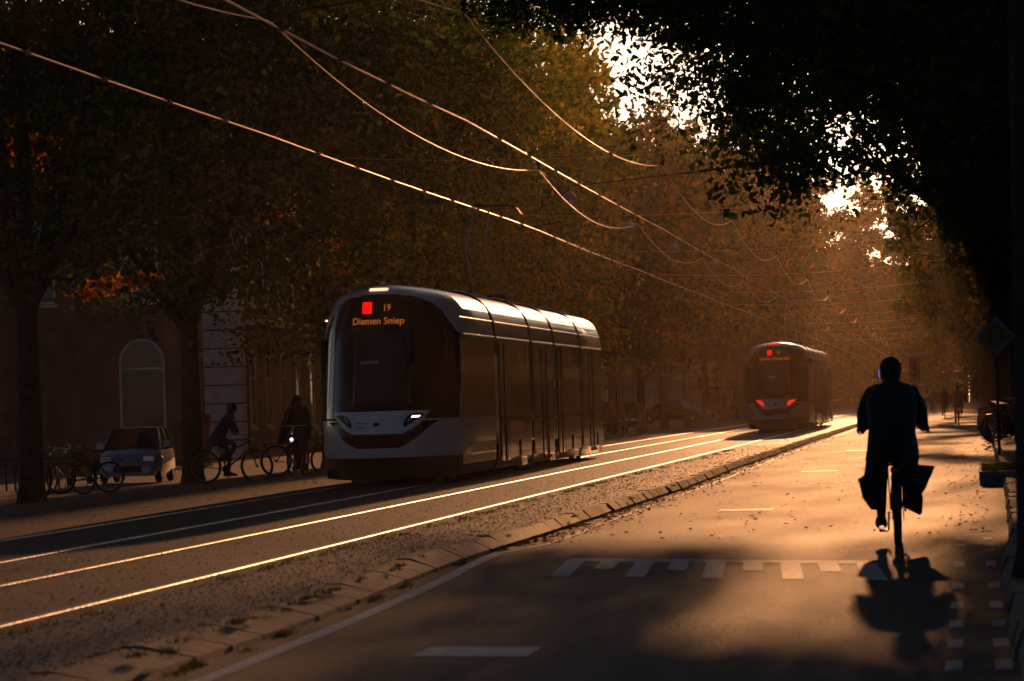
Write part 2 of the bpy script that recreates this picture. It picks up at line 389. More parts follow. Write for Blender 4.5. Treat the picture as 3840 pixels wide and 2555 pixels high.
# ------------------------------------------------------------------ trees
tanE = math.tan(SUN_E); drift = math.tan(SUN_A)
# single sprays that catch the low sun through holes in the crowns: (x, y, z, radius)
LITS = []
def cam_ray(px, py):                                        # a direction of view, used to choose where a spray hangs
    v = Rt * ((px - 1178.5) / 8838.75) - Up * ((py - 784) / 8838.75) + Fw; return v
def spray_at(px, py, Y, r):
    v = cam_ray(px, py); p = v * (Y / v.y); LITS.append((p.x, p.y, p.z + H, r))
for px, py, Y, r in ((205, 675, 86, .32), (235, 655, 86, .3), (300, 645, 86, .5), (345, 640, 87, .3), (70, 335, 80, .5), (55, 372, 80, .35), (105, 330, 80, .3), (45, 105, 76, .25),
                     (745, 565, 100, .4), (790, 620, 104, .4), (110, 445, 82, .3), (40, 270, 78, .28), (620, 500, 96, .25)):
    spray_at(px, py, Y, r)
LITS_A = np.array(LITS)
def keep_mask(P, r):
    """which leaves may stay: thins the crowns where the low sun shines through onto the street"""
    x, y, z = P[:, 0], P[:, 1], P[:, 2]
    D = y - z / tanE; gx = x + (z / tanE) * drift
    prob = np.ones(len(P))
    n1 = np.sin(gx * 1.3 + D * .21) + np.sin(gx * .7 - D * .37 + 1.3) + .6 * np.sin(gx * 2.9 + D * .6)
    inz = (gx > -12.3) & (gx < .5)
    far = inz & (D > 37) & (D < 150)
    prob[far] = .01
    near = inz & (D > 10) & (D <= 37)                       # blotchy half shade nearer than the lit stretch
    prob[near & (n1 > -1.2)] = .97; prob[near & (n1 <= -1.2)] = .45; prob[near & (gx > -1.8) & (gx < -.35) & (D > 22)] = .12; prob[near & (gx >= -.35) & (D < 33)] = .95
    band = inz & (D > 74) & (gx > -1.9); prob[band] = np.where(np.sin(D[band] * .33) + .5 * np.sin(gx[band] * 2 + D[band] * .1) > -.75, .9, .02)
    edge = (gx > -12.3) & (gx < -10.8) & (D > 37) & (D < 150); prob[edge] = .12
    k = r.random(len(P)) < prob
    s = np.array(sdir)
    for lx, ly, lz, lr in LITS_A:                           # open a channel toward the sun behind each lit spray
        q = P - np.array((lx, ly, lz)); t = q @ s; d2 = (q * q).sum(1) - t * t
        k &= ~((t > lr * .9) & (d2 < (lr * 1.25 + t * .006) ** 2))
        k &= ~((t < -lr) & (t > -14) & (d2 < (lr * 1.1) ** 2) & (r.random(len(P)) < .85))
    return k
def leaf_mesh(P, size, r, fine=False, droop=.4):
    n = len(P)
    a = r.normal(size=(n, 3)); a[:, 2] -= droop; a /= np.linalg.norm(a, axis=1)[:, None]
    b = r.normal(size=(n, 3)); b -= (b * a).sum(1)[:, None] * a; b /= np.linalg.norm(b, axis=1)[:, None]
    s = size * (.65 + .7 * r.random(n))[:, None]
    c = np.cross(a, b)
    if fine:
        offs = [(-.5, 0, 0), (-.18, .27, .05), (.2, .22, .03), (.55, 0, -.08), (.2, -.22, .03), (-.18, -.27, .05)]
    else:
        offs = [(-.5, 0, 0), (.02, .34, .06), (.55, 0, 0), (.02, -.34, .06)]
    k = len(offs); V = np.empty((n, k, 3))
    for i, (u, v, w_) in enumerate(offs): V[:, i] = P + s * (a * u + b * v + c * w_)
    me = bpy.data.meshes.new("crown"); me.vertices.add(n * k); me.vertices.foreach_set('co', V.reshape(-1))
    me.loops.add(n * k); me.loops.foreach_set('vertex_index', np.arange(n * k, dtype=np.int32))
    me.polygons.add(n); me.polygons.foreach_set('loop_start', np.arange(0, n * k, k, dtype=np.int32))
    me.polygons.foreach_set('loop_total', np.full(n, k, dtype=np.int32)); me.update(calc_edges=True)
    return me
def tree(x, y, z0, tr, base, top, rx, ry, n, size, label, group, seed, mat_=None, fine=False, lean=0., xlim=None, clump=.75, extra=None, name='street_tree', ox=0.):
    r = np.random.default_rng(seed); root = empty(name, (x, y, z0)); tag(root, label, 'tree', group)
    cz = (base + top) / 2; rz = (top - base) / 2
    # trunk and limbs
    b = MB(); fork = base * .75 + .6
    b.tube([(0, 0, -.1), (0, 0, .25), (lean * .3, 0, fork * .5), (lean, 0, fork)], [tr * 1.35, tr * 1.05, tr * .92, tr * .8], 10)
    nl = 7
    tips = []
    for i in range(nl):
        t = 2 * math.pi * (i + r.random() * .5) / nl; rr = .55 + .35 * r.random()
        e = Vector((ox + math.cos(t) * rx * rr, math.sin(t) * ry * rr, cz + rz * r.uniform(-.3, .6)))
        m_ = Vector((lean + e.x * .4, e.y * .4, fork + (e.z - fork) * .55)); s_ = Vector((lean, 0, fork - .3 * r.random()))
        b.tube([s_, m_, e], [tr * .5, tr * .28, tr * .08], 6)
        for j in range(3):
            e2 = m_.lerp(e, .2 + .25 * j) + Vector((r.normal() * rx * .25, r.normal() * ry * .25, r.normal() * rz * .2)); b.tube([m_.lerp(e, .1 + .25 * j), e2], [tr * .16, tr * .04], 5)
    b.tube([(lean, 0, fork), (lean * 1.2 + ox * .5, 0, cz), (lean + ox, 0, top - .8)], [tr * .7, tr * .4, tr * .08], 8)
    if extra is not None: b.tube([(lean, 0, fork), (-2.2, -2, 6.4), (-5, -3.6, 8.0), (-8.6, -4.6, 7.75)], [tr * .5, tr * .35, tr * .2, tr * .05], 6)
    b.build('trunk', BARK, root, True)
    # leaf clumps on and inside an uneven ellipsoid
    nc = max(60, int(n / 70))
    d = r.normal(size=(nc, 3)); d /= np.linalg.norm(d, axis=1)[:, None]
    lump = 1 + .16 * np.sin(d[:, 0] * 4 + seed) + .12 * np.sin(d[:, 1] * 5 + seed * 2) + .1 * np.sin(d[:, 2] * 6)
    rad = (r.random(nc) ** .45) * lump
    cc = d * rad[:, None] * np.array((rx, ry, rz)) + np.array((ox, 0, cz))
    idx = r.integers(0, nc, n); cr = clump * (.5 + r.random(nc))
    P = cc[idx] + r.normal(size=(n, 3)) * (cr[idx] * .55)[:, None] * np.array((1, 1, .6))
    P += np.array((x, y, z0))
    P = P[P[:, 2] > z0 + base * .72]
    if xlim is not None: P = P[(P[:, 0] > xlim[0]) & (P[:, 0] < xlim[1])]
    if extra is not None: P = np.vstack([P, extra])
    P = P[keep_mask(P, r)]
    me = leaf_mesh(P - np.array((x, y, z0)), size, r, fine)
    o = link_mesh('crown', me, mat_ or LEAF, root)
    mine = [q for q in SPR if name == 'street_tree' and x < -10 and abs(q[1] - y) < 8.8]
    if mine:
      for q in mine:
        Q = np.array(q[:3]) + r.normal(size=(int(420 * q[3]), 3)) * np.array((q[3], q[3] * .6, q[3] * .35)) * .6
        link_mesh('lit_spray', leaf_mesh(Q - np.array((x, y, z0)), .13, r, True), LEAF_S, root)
    return root
SPR = list(LITS)
for px, py in ((445, 1078), (490, 1079), (535, 1079), (590, 1082), (110, 1100), (150, 1100)):
    v = cam_ray(px, py); t = (-.33 - H) / v.z; LITS.append((v.x * t, v.y * t, -.33, 1.5))
LITS += [(.5, 99, .9, .6), (.5, 108, 1.0, .5), (.5, 120, 1.0, .45)]
LITS_A = np.array(LITS)
GL, GR = 'trees in the row along the left side of the street', 'trees in the row along the right side of the street'
far_l = ['small hazy tree far down the left row, beyond the second tram']
lab_l = ['broad dark tree at the far left, above the small parked car', 'dark tree behind the small parked car', 'tree whose trunk stands right of the pale corner pillar', 'leafy tree rising directly behind the big tram front',
         'golden leaved tree above the roof of the big tram', 'tree behind the rear half of the big tram', 'tree just right of the tail of the big tram, over the parked cars', 'tree over the sloping parked car',
         'tree left of the second tram, with a pale trunk', 'hazy tree left above the second tram', 'hazy tree behind the second tram roof', 'brown hazy tree right behind the second tram']
# left row
yl = [72.5, 88, 107.5, 125, 142.5, 160, 177.5, 195, 212.5, 230, 250, 270, 292, 315, 340, 368, 398]
for i, y in enumerate(yl):
    x = -18.0 - (0 if y < 200 else (y - 200) * .006)
    top = 17.5 if y < 150 else (19 if y < 185 else (15 if y < 200 else min(31, y * .08 + .8)))
    n = 56000 if y < 115 else (44000 if y < 150 else (15000 if y < 260 else 9000))
    sz = .155 if y < 115 else (.17 if y < 150 else (.34 if y < 260 else .48))
    lb = lab_l[i] if i < len(lab_l) else ['pale hazy tree at the far end of the left row, seen low over the rails', 'hazy tall tree near the far end of the left row', 'last but one tree of the left row, almost lost in haze', 'far hazy tree of the left row above the distant wires', 'farthest tree of the left row, lost in the haze'][i - len(lab_l)]
    tree(x, y, gz(x), .25 if y < 300 else .33, 4.1, top, {72.5: 7.0, 88: 7.0, 107.5: 6.2, 125: 5.3, 142.5: 3.7, 160: 2.8, 177.5: 2.0, 195: 4.2}.get(y, 6.6), 8.5, n, sz, lb, GL, 100 + i, LEAF_LIT if i in (3, 4, 5, 6) else (LEAF_O if i in (8, 11, 13) else LEAF), fine=y < 110, clump=1.0)
# right row
_c = np.array([(-3.6 - 4.2 * t, 62.2 - 1.0 * t, 7.95 - .25 * t) for t in rng.random(70)]) + rng.normal(size=(70, 3)) * np.array((.2, .5, .16))
EXTRA = _c[rng.integers(0, 70, 4200)] + rng.normal(size=(4200, 3)) * np.array((.26, .3, .17))
yr = [26, 39, 52, 66, 82, 98, 114, 130, 148, 166, 186, 208, 232, 258, 290, 325, 365, 405]
lr_ = ['thick dark trunk at the right edge, nearest to the camera', 'near tree with its crown above the upper right corner', 'tree whose leafy branches hang across the upper right over the road', 'second tree with branches hanging over the road, right of the sky gap',
       'dark tree above the diamond sign', 'dark tree just beyond the diamond sign', 'dark tree above the parked bicycles', 'dark tree behind the parked bicycles']
for i, y in enumerate(yr):
    near = y < 75
    x = .56 if i == 0 else (1.45 if y < 150 else 1.6)
    base = {26: 5.6, 39: 4.4, 52: 4.3, 66: 4.7}.get(y, 5.0)
    rx = {26: 3.6, 39: 4.4, 52: 5.8, 66: 7.2, 82: 8.5, 98: 8.5, 114: 8.5, 130: 8}.get(y, 5.6)
    n = {26: 9000, 39: 20000, 52: 42000, 66: 60000}.get(y, 22000 if y < 150 else 11000)
    sz = .115 if near else (.2 if y < 150 else .33)
    lb = lr_[i] if i < len(lr_) else 'dark distant tree in the right row behind the cyclists and parked bicycles'
    tree(x, y, .1, .27 if i == 0 else .3, base, 9.5 if i < 2 else (12 if y < 75 else 15 + (0 if y < 200 else (y - 200) * .02)), rx, 5.5 if near else 7.5, n, sz, lb, GR, 200 + i, LEAF_O if i in (9, 12) else LEAF, fine=near, clump=.62 if near else .8, ox={52: -1.2, 66: -1.7}.get(y, 0.), xlim=({52: -4.65, 66: -5.85, 82: -7.0}.get(y, -30), 30), extra=EXTRA if y == 66 else None)
# the far end of the street, closed by trees
for i, (x, y, top, rx) in enumerate([(-34, 440, 28, 11), (-22, 455, 29, 10), (-12, 470, 28, 9), (-3, 480, 23, 10), (6, 470, 20, 9), (14, 445, 20, 9), (-46, 430, 25, 12), (-9, 430, 12, 7)]):
    tree(x, y, 0, .4, .8, top, rx, 8, 22000, .55, ['tall hazy tree at the far end of the street, left of the vanishing rails', 'hazy tree closing the far end left of centre', 'hazy tree closing the far end above the rails',
         'low hazy tree closing the far end beyond the cyclists', 'hazy tree at the far end behind the right row', 'rightmost hazy tree at the far end', 'leftmost hazy tree at the far end', 'small round hazy tree standing in front of the others at the far end'][i], 'trees closing the far end of the street', 300 + i, LEAF_O if i in (1, 3) else LEAF, clump=1.3, name='distant_tree')

# ------------------------------------------------------------------ buildings
def arch_rows(x0, x1, z0, zs, n=12):
    """outline of an arched opening in a wall plane (u, z)"""
    c = (x0 + x1) / 2; r_ = (x1 - x0) / 2
    return [(x0, z0)] + [(c - r_ * math.cos(t), zs + r_ * math.sin(t)) for t in np.linspace(0, math.pi, n)] + [(x1, z0)]
def window(parent, plane, u0, u1, z0, z1, arch=False, mull=True, off=.0, bar_z=None):
    """plane: function (u, z, d) -> xyz, d outwards"""
    out = arch_rows(u0, u1, z0, z1 - (u1 - u0) / 2) if arch else [(u0, z0), (u0, z1), (u1, z1), (u1, z0)]
    fr = MB(); n = len(out); cu = (u0 + u1) / 2; cz = (z0 + z1) / 2
    t = .09
    inn = [(cu + (u - cu) * (1 - 2 * t / (u1 - u0)), cz + (z - cz) * (1 - 2 * t / (z1 - z0))) for u, z in out]
    vs = [plane(u, z, .06) for u, z in out] + [plane(u, z, .06) for u, z in inn] + [plane(u, z, -.02) for u, z in out] + [plane(u, z, -.02) for u, z in inn]
    fs = []
    for i in range(n):
        j = (i + 1) % n
        fs += [(i, j, n + j, n + i), (i, j, 2 * n + j, 2 * n + i), (n + i, n + j, 3 * n + j, 3 * n + i)]
    fr.add(vs, fs)
    def bar(a0, a1, b0, b1):
        P = [plane(a0, b0, .05), plane(a1, b0, .05), plane(a1, b1, .05), plane(a0, b1, .05)]; fr.add(P, [(0, 1, 2, 3)])
    if mull: bar(cu - .03, cu + .03, z0 + .1, z1 - .1)
    bz = bar_z or z0 + (z1 - z0) * .62
    bar(u0 + .08, u1 - .08, bz, bz + .07)
    f = fr.build('window', WHITEM, parent)
    g = MB(); g.add([plane(u, z, .012) for u, z in out], [tuple(range(n))]); g.build('pane', GLASS, f)
    s_ = MB(); P = [plane(u, z, d) for u in (u0 - .08, u1 + .08) for z in (z0 - .14, z0 - .02) for d in (.0, .14)]
    s_.add(P, [(0, 1, 3, 2), (4, 6, 7, 5), (0, 4, 5, 1), (2, 3, 7, 6), (0, 2, 6, 4), (1, 5, 7, 3)]); s_.build('sill', STONE, f)
def house(x, y0, y1, depth, h, label, group, seed, m=BRICK, floors=4, name='brick_house', rows=True, side=1):
    """terraced house with its street face at x; side=+1 faces +X"""
    r = random.Random(seed); z0 = gz(x) if side > 0 else .11
    root = empty(name, (x, (y0 + y1) / 2, z0)); tag(root, label, 'house', group)
    W_ = (y1 - y0) / 2; b = MB(); b.box(*(sorted((0, -side * depth))), -W_, W_, -.3, h); b.build('wall', m, root)
    b = MB(); b.box(*sorted((.25 * side, -side * depth)), -W_, W_, h + .003, h + .35); b.build('cornice', STONE, root)
    b = MB(); b.add([(0, -W_ + .02, h + .36), (0, W_ - .02, h + .36), (-side * depth, W_ - .02, h + .36), (-side * depth, -W_ + .02, h + .36), (-side * depth / 2, -W_ + .4, h + 3), (-side * depth / 2, W_ - .4, h + 3)],
               [(0, 1, 5, 4), (2, 3, 4, 5), (0, 4, 3), (1, 2, 5), (0, 3, 2, 1)]); b.build('roof', mat('roof_tiles', (.06, .04, .035), .8, bump=(10, .6)), root)
    fh = h / floors; pl = lambda u, z, d: (side * (.003 + d), u, z)
    nb = max(2, int((y1 - y0) / 2.6)); st = (y1 - y0) / nb
    for f in range(floors):
        for k in range(nb):
            u = -W_ + st * (k + .5)
            if f == 0 and k == 0:
                d_ = MB(); d_.box(*sorted((0.005 * side, .08 * side)), u - .5, u + .5, .0, 2.4); d_.build('door', mat('door_paint', (.03, .05, .04), .4), root)
            else: window(root, pl, u - .55, u + .55, f * fh + .85, f * fh + fh - .55)
    return root
# corner building on the left: a side wall facing the camera, a white quoined corner and a long street front
CX, CY, CZ = -27.9, 146., -.35
root = empty('corner_building', (CX, CY, CZ)); tag(root, 'dark brick corner building with white block pillar and arched window behind the small car', 'building')
b = MB(); b.box(-26, 0, 0, 44, -.3, 15); b.build('wall', BRICK, root)
q = MB()
for k in range(21):
    z = k * .71; q.box(-1.42, .06, -.06, .9, z + .035, z + .69, 0)
q.box(-1.36, .0, -.0 - .01, .84, 0, 15, 1); q.build('quoin_pillar', [STONE, BRICK], root)
b = MB(); b.box(-26.3, .3, -.3, 44.3, 15.003, 15.5); b.build('cornice', STONE, root)
b = MB(); b.add([(-26.2, -.2, 15.51), (.2, -.2, 15.51), (.2, 44.2, 15.51), (-26.2, 44.2, 15.51), (-13, 8, 19), (-13, 36, 19)], [(0, 1, 4), (1, 2, 5, 4), (2, 3, 5), (3, 0, 4, 5), (0, 3, 2, 1)])
b.build('roof', MATS['roof_tiles'] if 'roof_tiles' in MATS else mat('roof_tiles', (.06, .04, .035), .8, bump=(10, .6)), root)
pf = lambda u, z, d: (u, -.003 - d, z)
window(root, pf, -4.75, -2.95, .9, 4.75, arch=True, mull=False, bar_z=3.55)
for u in (-4.6, -8.7): window(root, pf, u, u + 1.5, 6.2, 9.4)
ps = lambda u, z, d: (.003 + d, u, z)
for k in range(12):
    u = 1.8 + k * 3.4
    window(root, ps, u, u + 1.1, 1.2, 4.2, arch=True); window(root, ps, u, u + 1.1, 6.0, 8.8); window(root, ps, u, u + 1.1, 10.2, 12.8)
b = MB(); b.box(.0, .12, .95, 43.9, 5.2, 5.45); b.build('string_course', STONE, root)
hl = [('dark brick house beyond the corner building, behind the big tram', 192, 204), ('brick house right of the big tram, behind its tail', 204.1, 216), ('brick house above the parked cars', 216.1, 229),
      ('brick house between the trunks left of the second tram', 229.1, 243), ('brick house with white window frames left of the second tram', 243.1, 258), ('hazy brick house close to the left of the second tram', 258.1, 275),
      ('hazy brick house mostly hidden by the second tram', 275.1, 296), ('far hazy brick house right of the second tram', 296.1, 320), ('hazy brick house seen low between distant trunks of the left row', 320.1, 350), ('faint brick house near the far end of the left side', 350.1, 390), ('faintest brick house at the far end of the left side', 390.1, 440), ('last brick house on the left before the street end', 440.1, 500)]
for i, (lb, a, c) in enumerate(hl): house(-29.3 - i * .15, a, c, 11, 13 + (i * 7 % 5) * .6, lb, 'brick houses along the left side', 40 + i)
for i, (a, c) in enumerate([(60, 75), (75.1, 92), (92.1, 110), (110.1, 130), (130.1, 152), (152.1, 178), (178.1, 210), (210.1, 250), (250.1, 300), (300.1, 360)]):
    house(8.0, a, c, 11, 13 + (i * 3 % 4) * .7, 'dark brick house hidden behind the right row of trees', 'brick houses along the right side', 70 + i, side=-1)

for i, (a, c) in enumerate([(-70, -48), (-47.9, -30), (-29.9, -14), (-13.9, 0), (.1, 16), (16.1, 34)]):
    h_ = house(0, a, c, 12, 13 + (i * 3 % 4), ['far house closing the street end, leftmost', 'far house closing the street end, behind the left row', 'far house closing the street end, over the rails', 'far house closing the street end, beyond the cyclists', 'far house closing the street end behind the right row', 'far house closing the street end, rightmost'][i], 'houses closing the far end of the street', 90 + i)
    h_.location = ((a + c) / 2, 520, 0); h_.rotation_euler = (0, 0, R(-90))

# ------------------------------------------------------------------ tram
PROF = [(.12, 1.1), (.3, 1.18), (.6, 1.2), (1.1, 1.2), (1.8, 1.2), (2.5, 1.2), (2.66, 1.19), (2.85, 1.155), (3.0, 1.11), (3.12, 1.04), (3.22, .93), (3.3, .78), (3.36, .58), (3.4, .34), (3.42, .0)]
RAKE = [(.1, .32), (.3, .2), (.5, .08), (.8, .0), (1.2, .02), (1.5, .1), (2.5, .42), (3.0, .62), (3.15, .7), (3.25, .8), (3.33, .98), (3.38, 1.2), (3.42, 1.6)]
def wz(z): return lerp(PROF, z)
def fy(x, z):
    w_ = max(wz(z), .05); u = min(1., abs(x) / w_); return lerp(RAKE, z) + 1.75 * u ** 2.7 * (1 - max(0, (z - 3.0)) * .9)
def front_patch(rows, off, name, m, parent, nz=30, nx=28):
    """rows = [(z, xl, xr)] laid on the nose, off metres proud of it"""
    g = []; zs = np.linspace(rows[0][0], rows[-1][0], nz); L = [(r_[0], r_[1]) for r_ in rows]; Rr = [(r_[0], r_[2]) for r_ in rows]
    for z in zs:
        a, c = lerp(L, z), lerp(Rr, z); line = []
        for k in range(nx + 1):
            x = a + (c - a) * k / nx; u = abs(x) / max(wz(z), .05)
            line.append((x * (1 + off * .6 * min(1, u)), fy(x, z) - off * (1.1 - .5 * min(1, u)), z))
        g.append(line)
    b = MB(); b.grid(g); return b.build(name, m, parent, True)
def text_part(txt, size, x, z, m, parent, name, off=.012, bold=.0, sx=1.):
    cu = bpy.data.curves.new(name, 'FONT'); cu.body = txt; cu.size = size; cu.align_x = 'CENTER'; cu.extrude = .001; cu.offset = bold
    o = bpy.data.objects.new(name, cu); C.objects.link(o)
    dg = bpy.context.evaluated_depsgraph_get(); me = bpy.data.meshes.new_from_object(o.evaluated_get(dg)); bpy.data.objects.remove(o)
    for v in me.vertices:
        vx, vz = x + v.co.x * sx, z + v.co.y; v.co = (vx, fy(vx, vz) - off, vz)
    return link_mesh(name, me, m, parent)
MODS = [0, 6.8, 12.6, 16.9, 22.4, 27.9]
def make_tram(label, dest, rear):
    T = empty('tram'); tag(T, label, 'tram', 'trams on the double track')
    n = len(PROF)
    def plan(z, w_, yb):
        L = [(-w_, yb), (-w_, (yb + fy(w_, z)) / 2)]
        for k in range(33):
            u = -1 + 2 * k / 32; L.append((u * w_, fy(u * w_, z)))
        return L + [(w_, (yb + fy(w_, z)) / 2), (w_, yb)]
    b = MB(); b.grid([[(x, y, z) for x, y in plan(z, w_, MODS[1] - .22)] for z, w_ in PROF])
    cabm = b.build('cab_body', TW, T, True)
    top_ = [(z, w_) for z, w_ in PROF if z >= 2.99]
    b = MB(); b.grid([[(s * w_ * 1.004, y + (.0 if y > 3 else 1.2 * (3.42 - z)), z + .005) for s, z, w_ in [(-1, z, w_) for z, w_ in top_] + [(1, z, w_) for z, w_ in top_[::-1][1:]]] for y in (2.5, MODS[1] - .23)])
    b.build('roof_shell', TR, T, True)  # added skin over the painted roof, for the glare
    b = MB(); rows = []                                     # dark blue apron wrapped round the nose bottom
    for z in (.1, .2, .3, .4, .47):
        w_ = wz(z) + .012; L = []
        for k in range(33):
            u = -1 + 2 * k / 32; L.append((u * w_, fy(u * wz(z), z) - .012))
        rows.append([(x, y, z) for x, y in L])
    b.grid(rows); b.build('apron', TB, T, True)
    for s in (-1, 1):                                       # blue lower flanks of the cab, rising behind the bumper
        b = MB(); b.grid([[(s * (wz(z) + .012), y, z) for z in (.12, .3, .45, lerp([(1.9, .47), (2.6, .6), (3.1, .66), (9, .66)], y))] for y in (1.9, 2.2, 2.5, 2.8, 3.1, 3.6, MODS[1] - .25)])
        b.build('lower_flank', TB, T)
    B_ = [(.63, .34), (.68, .48), (.78, .62), (.9, .74), (1.0, .84), (1.07, .93), (1.1, 1.19), (2.5, 1.19), (2.62, 1.12), (2.78, 1.03), (2.95, .93), (3.08, .8), (3.17, .62), (3.23, .35)]
    front_patch([(z, -x, x) for z, x in B_], .006, 'windscreen', TG, T, 60, 36)
    # side windows of the cab
    for s in (-1, 1): MB().box(*sorted((s * 1.2, s * 1.206)), 1.85, MODS[1] - .25, 1.1, 2.5).build('cab_side_window', TG, T)
    mask = front_patch([(.87, -.42, .42), (.93, -.55, .55), (1.0, -.64, .64), (1.1, -.73, .73), (1.2, -.79, .79), (1.25, -.82, .82)], .014, 'front_mask', TW, T, 20, 28)
    for s in (-1, 1):
        hl_ = [(.98, .44, .47), (1.04, .44, .56), (1.1, .46, .64), (1.15, .5, .72), (1.19, .56, .76), (1.205, .62, .72)]
        rows = [(z, s * a, s * c) if s > 0 else (z, s * c, s * a) for z, a, c in hl_]
        h_ = front_patch(rows, .02, 'headlight', E_TAIL if rear else TG, T, 12, 10)
        if not rear:
            i_ = front_patch([(z, *(sorted((s * (a + .04), s * (c - .06))))) for z, a, c in [(1.05, .45, .55), (1.1, .47, .6), (1.14, .52, .66)]], .024, 'lamp_lens', TP, h_, 8, 8)
            if s > 0:
                front_patch([(1.135, .555, .66), (1.165, .575, .69)], .028, 'lit_led', E_LED, h_, 4, 6)
    front_patch([(1.0, -.05, .05), (1.06, -.05, .05)], .019, 'emblem', RUB, T, 4, 4)
    for z, a, c in ((1.045, -.36, -.17), (.985, -.34, -.2), (.96, -.34, -.2)): front_patch([(z, a, c), (z + .012, a, c)], .019, 'lettering', TB, T, 3, 4)
    front_patch([(3.3, -.2, .12), (3.345, -.2, .12)], .02, 'roof_lamp', E_TAIL if rear else E_WARM, T, 4, 8)
    # destination display
    front_patch([(2.9, -.28, -.11), (3.1, -.28, -.11)], .016, 'line_colour_square', E_RED, T, 5, 5)
    text_part('19', .17, .14, 2.94, E_AMB, T, 'line_number', .016, .002, .8)
    text_part(dest, .165, -.01, 2.72, E_AMB, T, 'destination_text', .016, .002, .96 if len(dest) < 14 else 1.0)
    front_patch([(1.42, -.34, .46), (2.58, -.33, .44)], .0085, 'windscreen_pane', mat('inner_glass', (.02, .024, .028), .22), T, 16, 12)  # paler panel laid on the glass, stands in for the interior behind it
    wb = MB(); wp = [(.05 + .62 * t, 1.36 + .75 * t ** .8) for t in np.linspace(0, 1, 9)]; wb.tube([(x, fy(x, z) - .03, z) for x, z in wp], .012, 5); wb.build('wiper', RUB, T)
    front_patch([(2.05, -.28, .02), (2.1, -.28, .02)], .014, 'windscreen_sticker', mat('pale_sticker', (.2, .22, .18), .6), T, 4, 4)
    for x0, x1 in ((-.98, -.96), (-.42, -.37), (.50, .56)): front_patch([(1.35, x0, x1), (2.6, x0 * .94, x1 * .94)], .009, 'windscreen_pillar', mat('pillar_grey', (.035, .04, .045), .4), T, 16, 3)
    # modules, bellows
    for i in range(1, 5):
        y0, y1 = MODS[i] + .22, MODS[i + 1] - (.22 if i < 4 else 0)
        ys = [y0, y0 + .02, y1 - .02, y1] if i < 4 else [y0, y1 - .5, y1 - .25, y1 - .06, y1]
        b = MB(); rows = []
        for k, y in enumerate(ys):
            sc = 1. if i < 4 else (1, 1, .97, .88, .0)[k]
            rows.append([(s * w_ * sc, y, 1.7 + (z - 1.7) * (sc if i == 4 else 1)) for s, z, w_ in [(-1, z, w_) for z, w_ in PROF] + [(1, z, w_) for z, w_ in PROF[::-1][1:]]])
        b.grid(rows); b.build('body_module', TW, T, True)
        if i: 
            top_ = [(z, w_) for z, w_ in PROF if z >= 2.99]
            b = MB(); b.grid([[(s * w_ * 1.004, y, z + .005) for s, z, w_ in [(-1, z, w_) for z, w_ in top_] + [(1, z, w_) for z, w_ in top_[::-1][1:]]] for y in (y0 + .01, y1 - (.02 if i < 4 else .52))])
            b.build('roof_shell', TR, T, True)
        e = y1 - (.12 if i < 4 else .56)
        for s in (-1, 1):
            MB().box(*sorted((s * 1.2, s * 1.207)), y0 + .1, e, 1.0, 2.52).build('side_window', TS, T)
            MB().box(*sorted((s * 1.2, s * 1.206)), y0 + .1, e, .3, .99).build('side_panel', TP, T)
        for s in (-1, 1):                                   # doors and bogie covers
            dy = y0 + .25 if i % 2 else y0 + 1.6
            dr = MB()
            for q_ in (0, .68): dr.box(*sorted((s * 1.2075, s * 1.222)), dy + q_, dy + q_ + .64, .22, 2.45)
            d_ = dr.build('door', TS, T)
            f_ = MB()
            for q_ in (.65,): f_.box(*sorted((s * 1.2085, s * 1.235)), dy + q_, dy + q_ + .028, .2, 2.48)
            f_.box(*sorted((s * 1.2085, s * 1.232)), dy, dy + 1.32, .2, .26); f_.build('door_frame', DARKM, d_)
        cy = (y0 + y1) / 2 + .6
        for s in (-1, 1): MB().rbox(*sorted((s * 1.225, s * 1.232)), cy, cy + .9, .13, .62, .002).build('bogie_cover', TP, T)
        for z, x_ in ((2.555, 1.2), (2.84, 1.165)):
            for s in (-1, 1): MB().tube([(s * x_, y0, z), (s * x_, y1 - (.0 if i < 4 else .52), z)], .015, 6).build('gutter_rail', CHROME, T)
        b = MB(); yy = y0 + .4
        while yy < y1 - 1.4:
            b.rbox(-.5, .5, yy, yy + 1.1, 3.3, 3.455, .06); b.rbox(-.4, .4, yy + .1, yy + 1.0, 3.455, 3.47, .06)
            for k in range(4): b.box(-.38, .38, yy + .2 + k * .2, yy + .26 + k * .2, 3.472, 3.48)
            yy += 1.5
        b.build('roof_equipment', TROOF, T)
    for s in (-1, 1):
        for z, x_ in ((2.555, 1.205), (2.84, 1.17)): MB().tube([(s * x_, 2.3 if z < 2.7 else 2.1, z), (s * x_, MODS[1] - .22, z)], .015, 6).build('gutter_rail', CHROME, T)
    for i in range(1, 5):
        b = MB(); rows = []
        for k in range(9):
            sc = .965 if k % 2 else .93
            rows.append([(s * w_ * sc, MODS[i] - .21 + k * .0525, .25 + (z - .12) * .99 * (.985 if k % 2 else .965)) for s, z, w_ in [(-1, z, w_) for z, w_ in PROF] + [(1, z, w_) for z, w_ in PROF[::-1][1:]]])
        b.grid(rows); b.build('bellows', RUB, T)
    # bogies and wheels
    for y in (3.0, 14.75, 25.2):
        b = MB(); b.box(-.9, .9, y - 1.1, y + 1.1, .12, .5); bo = b.build('bogie', RUB, T)
        for yy in (y - .8, y + .8):
            for s in (-1, 1):
                w_ = MB(); w_.disc((s * .73, yy, .3), (1, 0, 0), .3, .09); w_.build('wheel', GALV, bo, True)
    b = MB(); b.box(-1.0, 1.0, .9, 27.3, .13, .3); b.build('underframe', RUB, T)
    # pantograph
    yp = 14.9
    b = MB(); b.box(-.5, .5, yp - .6, yp + .7, 3.42, 3.56); p = b.build('pantograph', DARKM, T)
    b = MB()
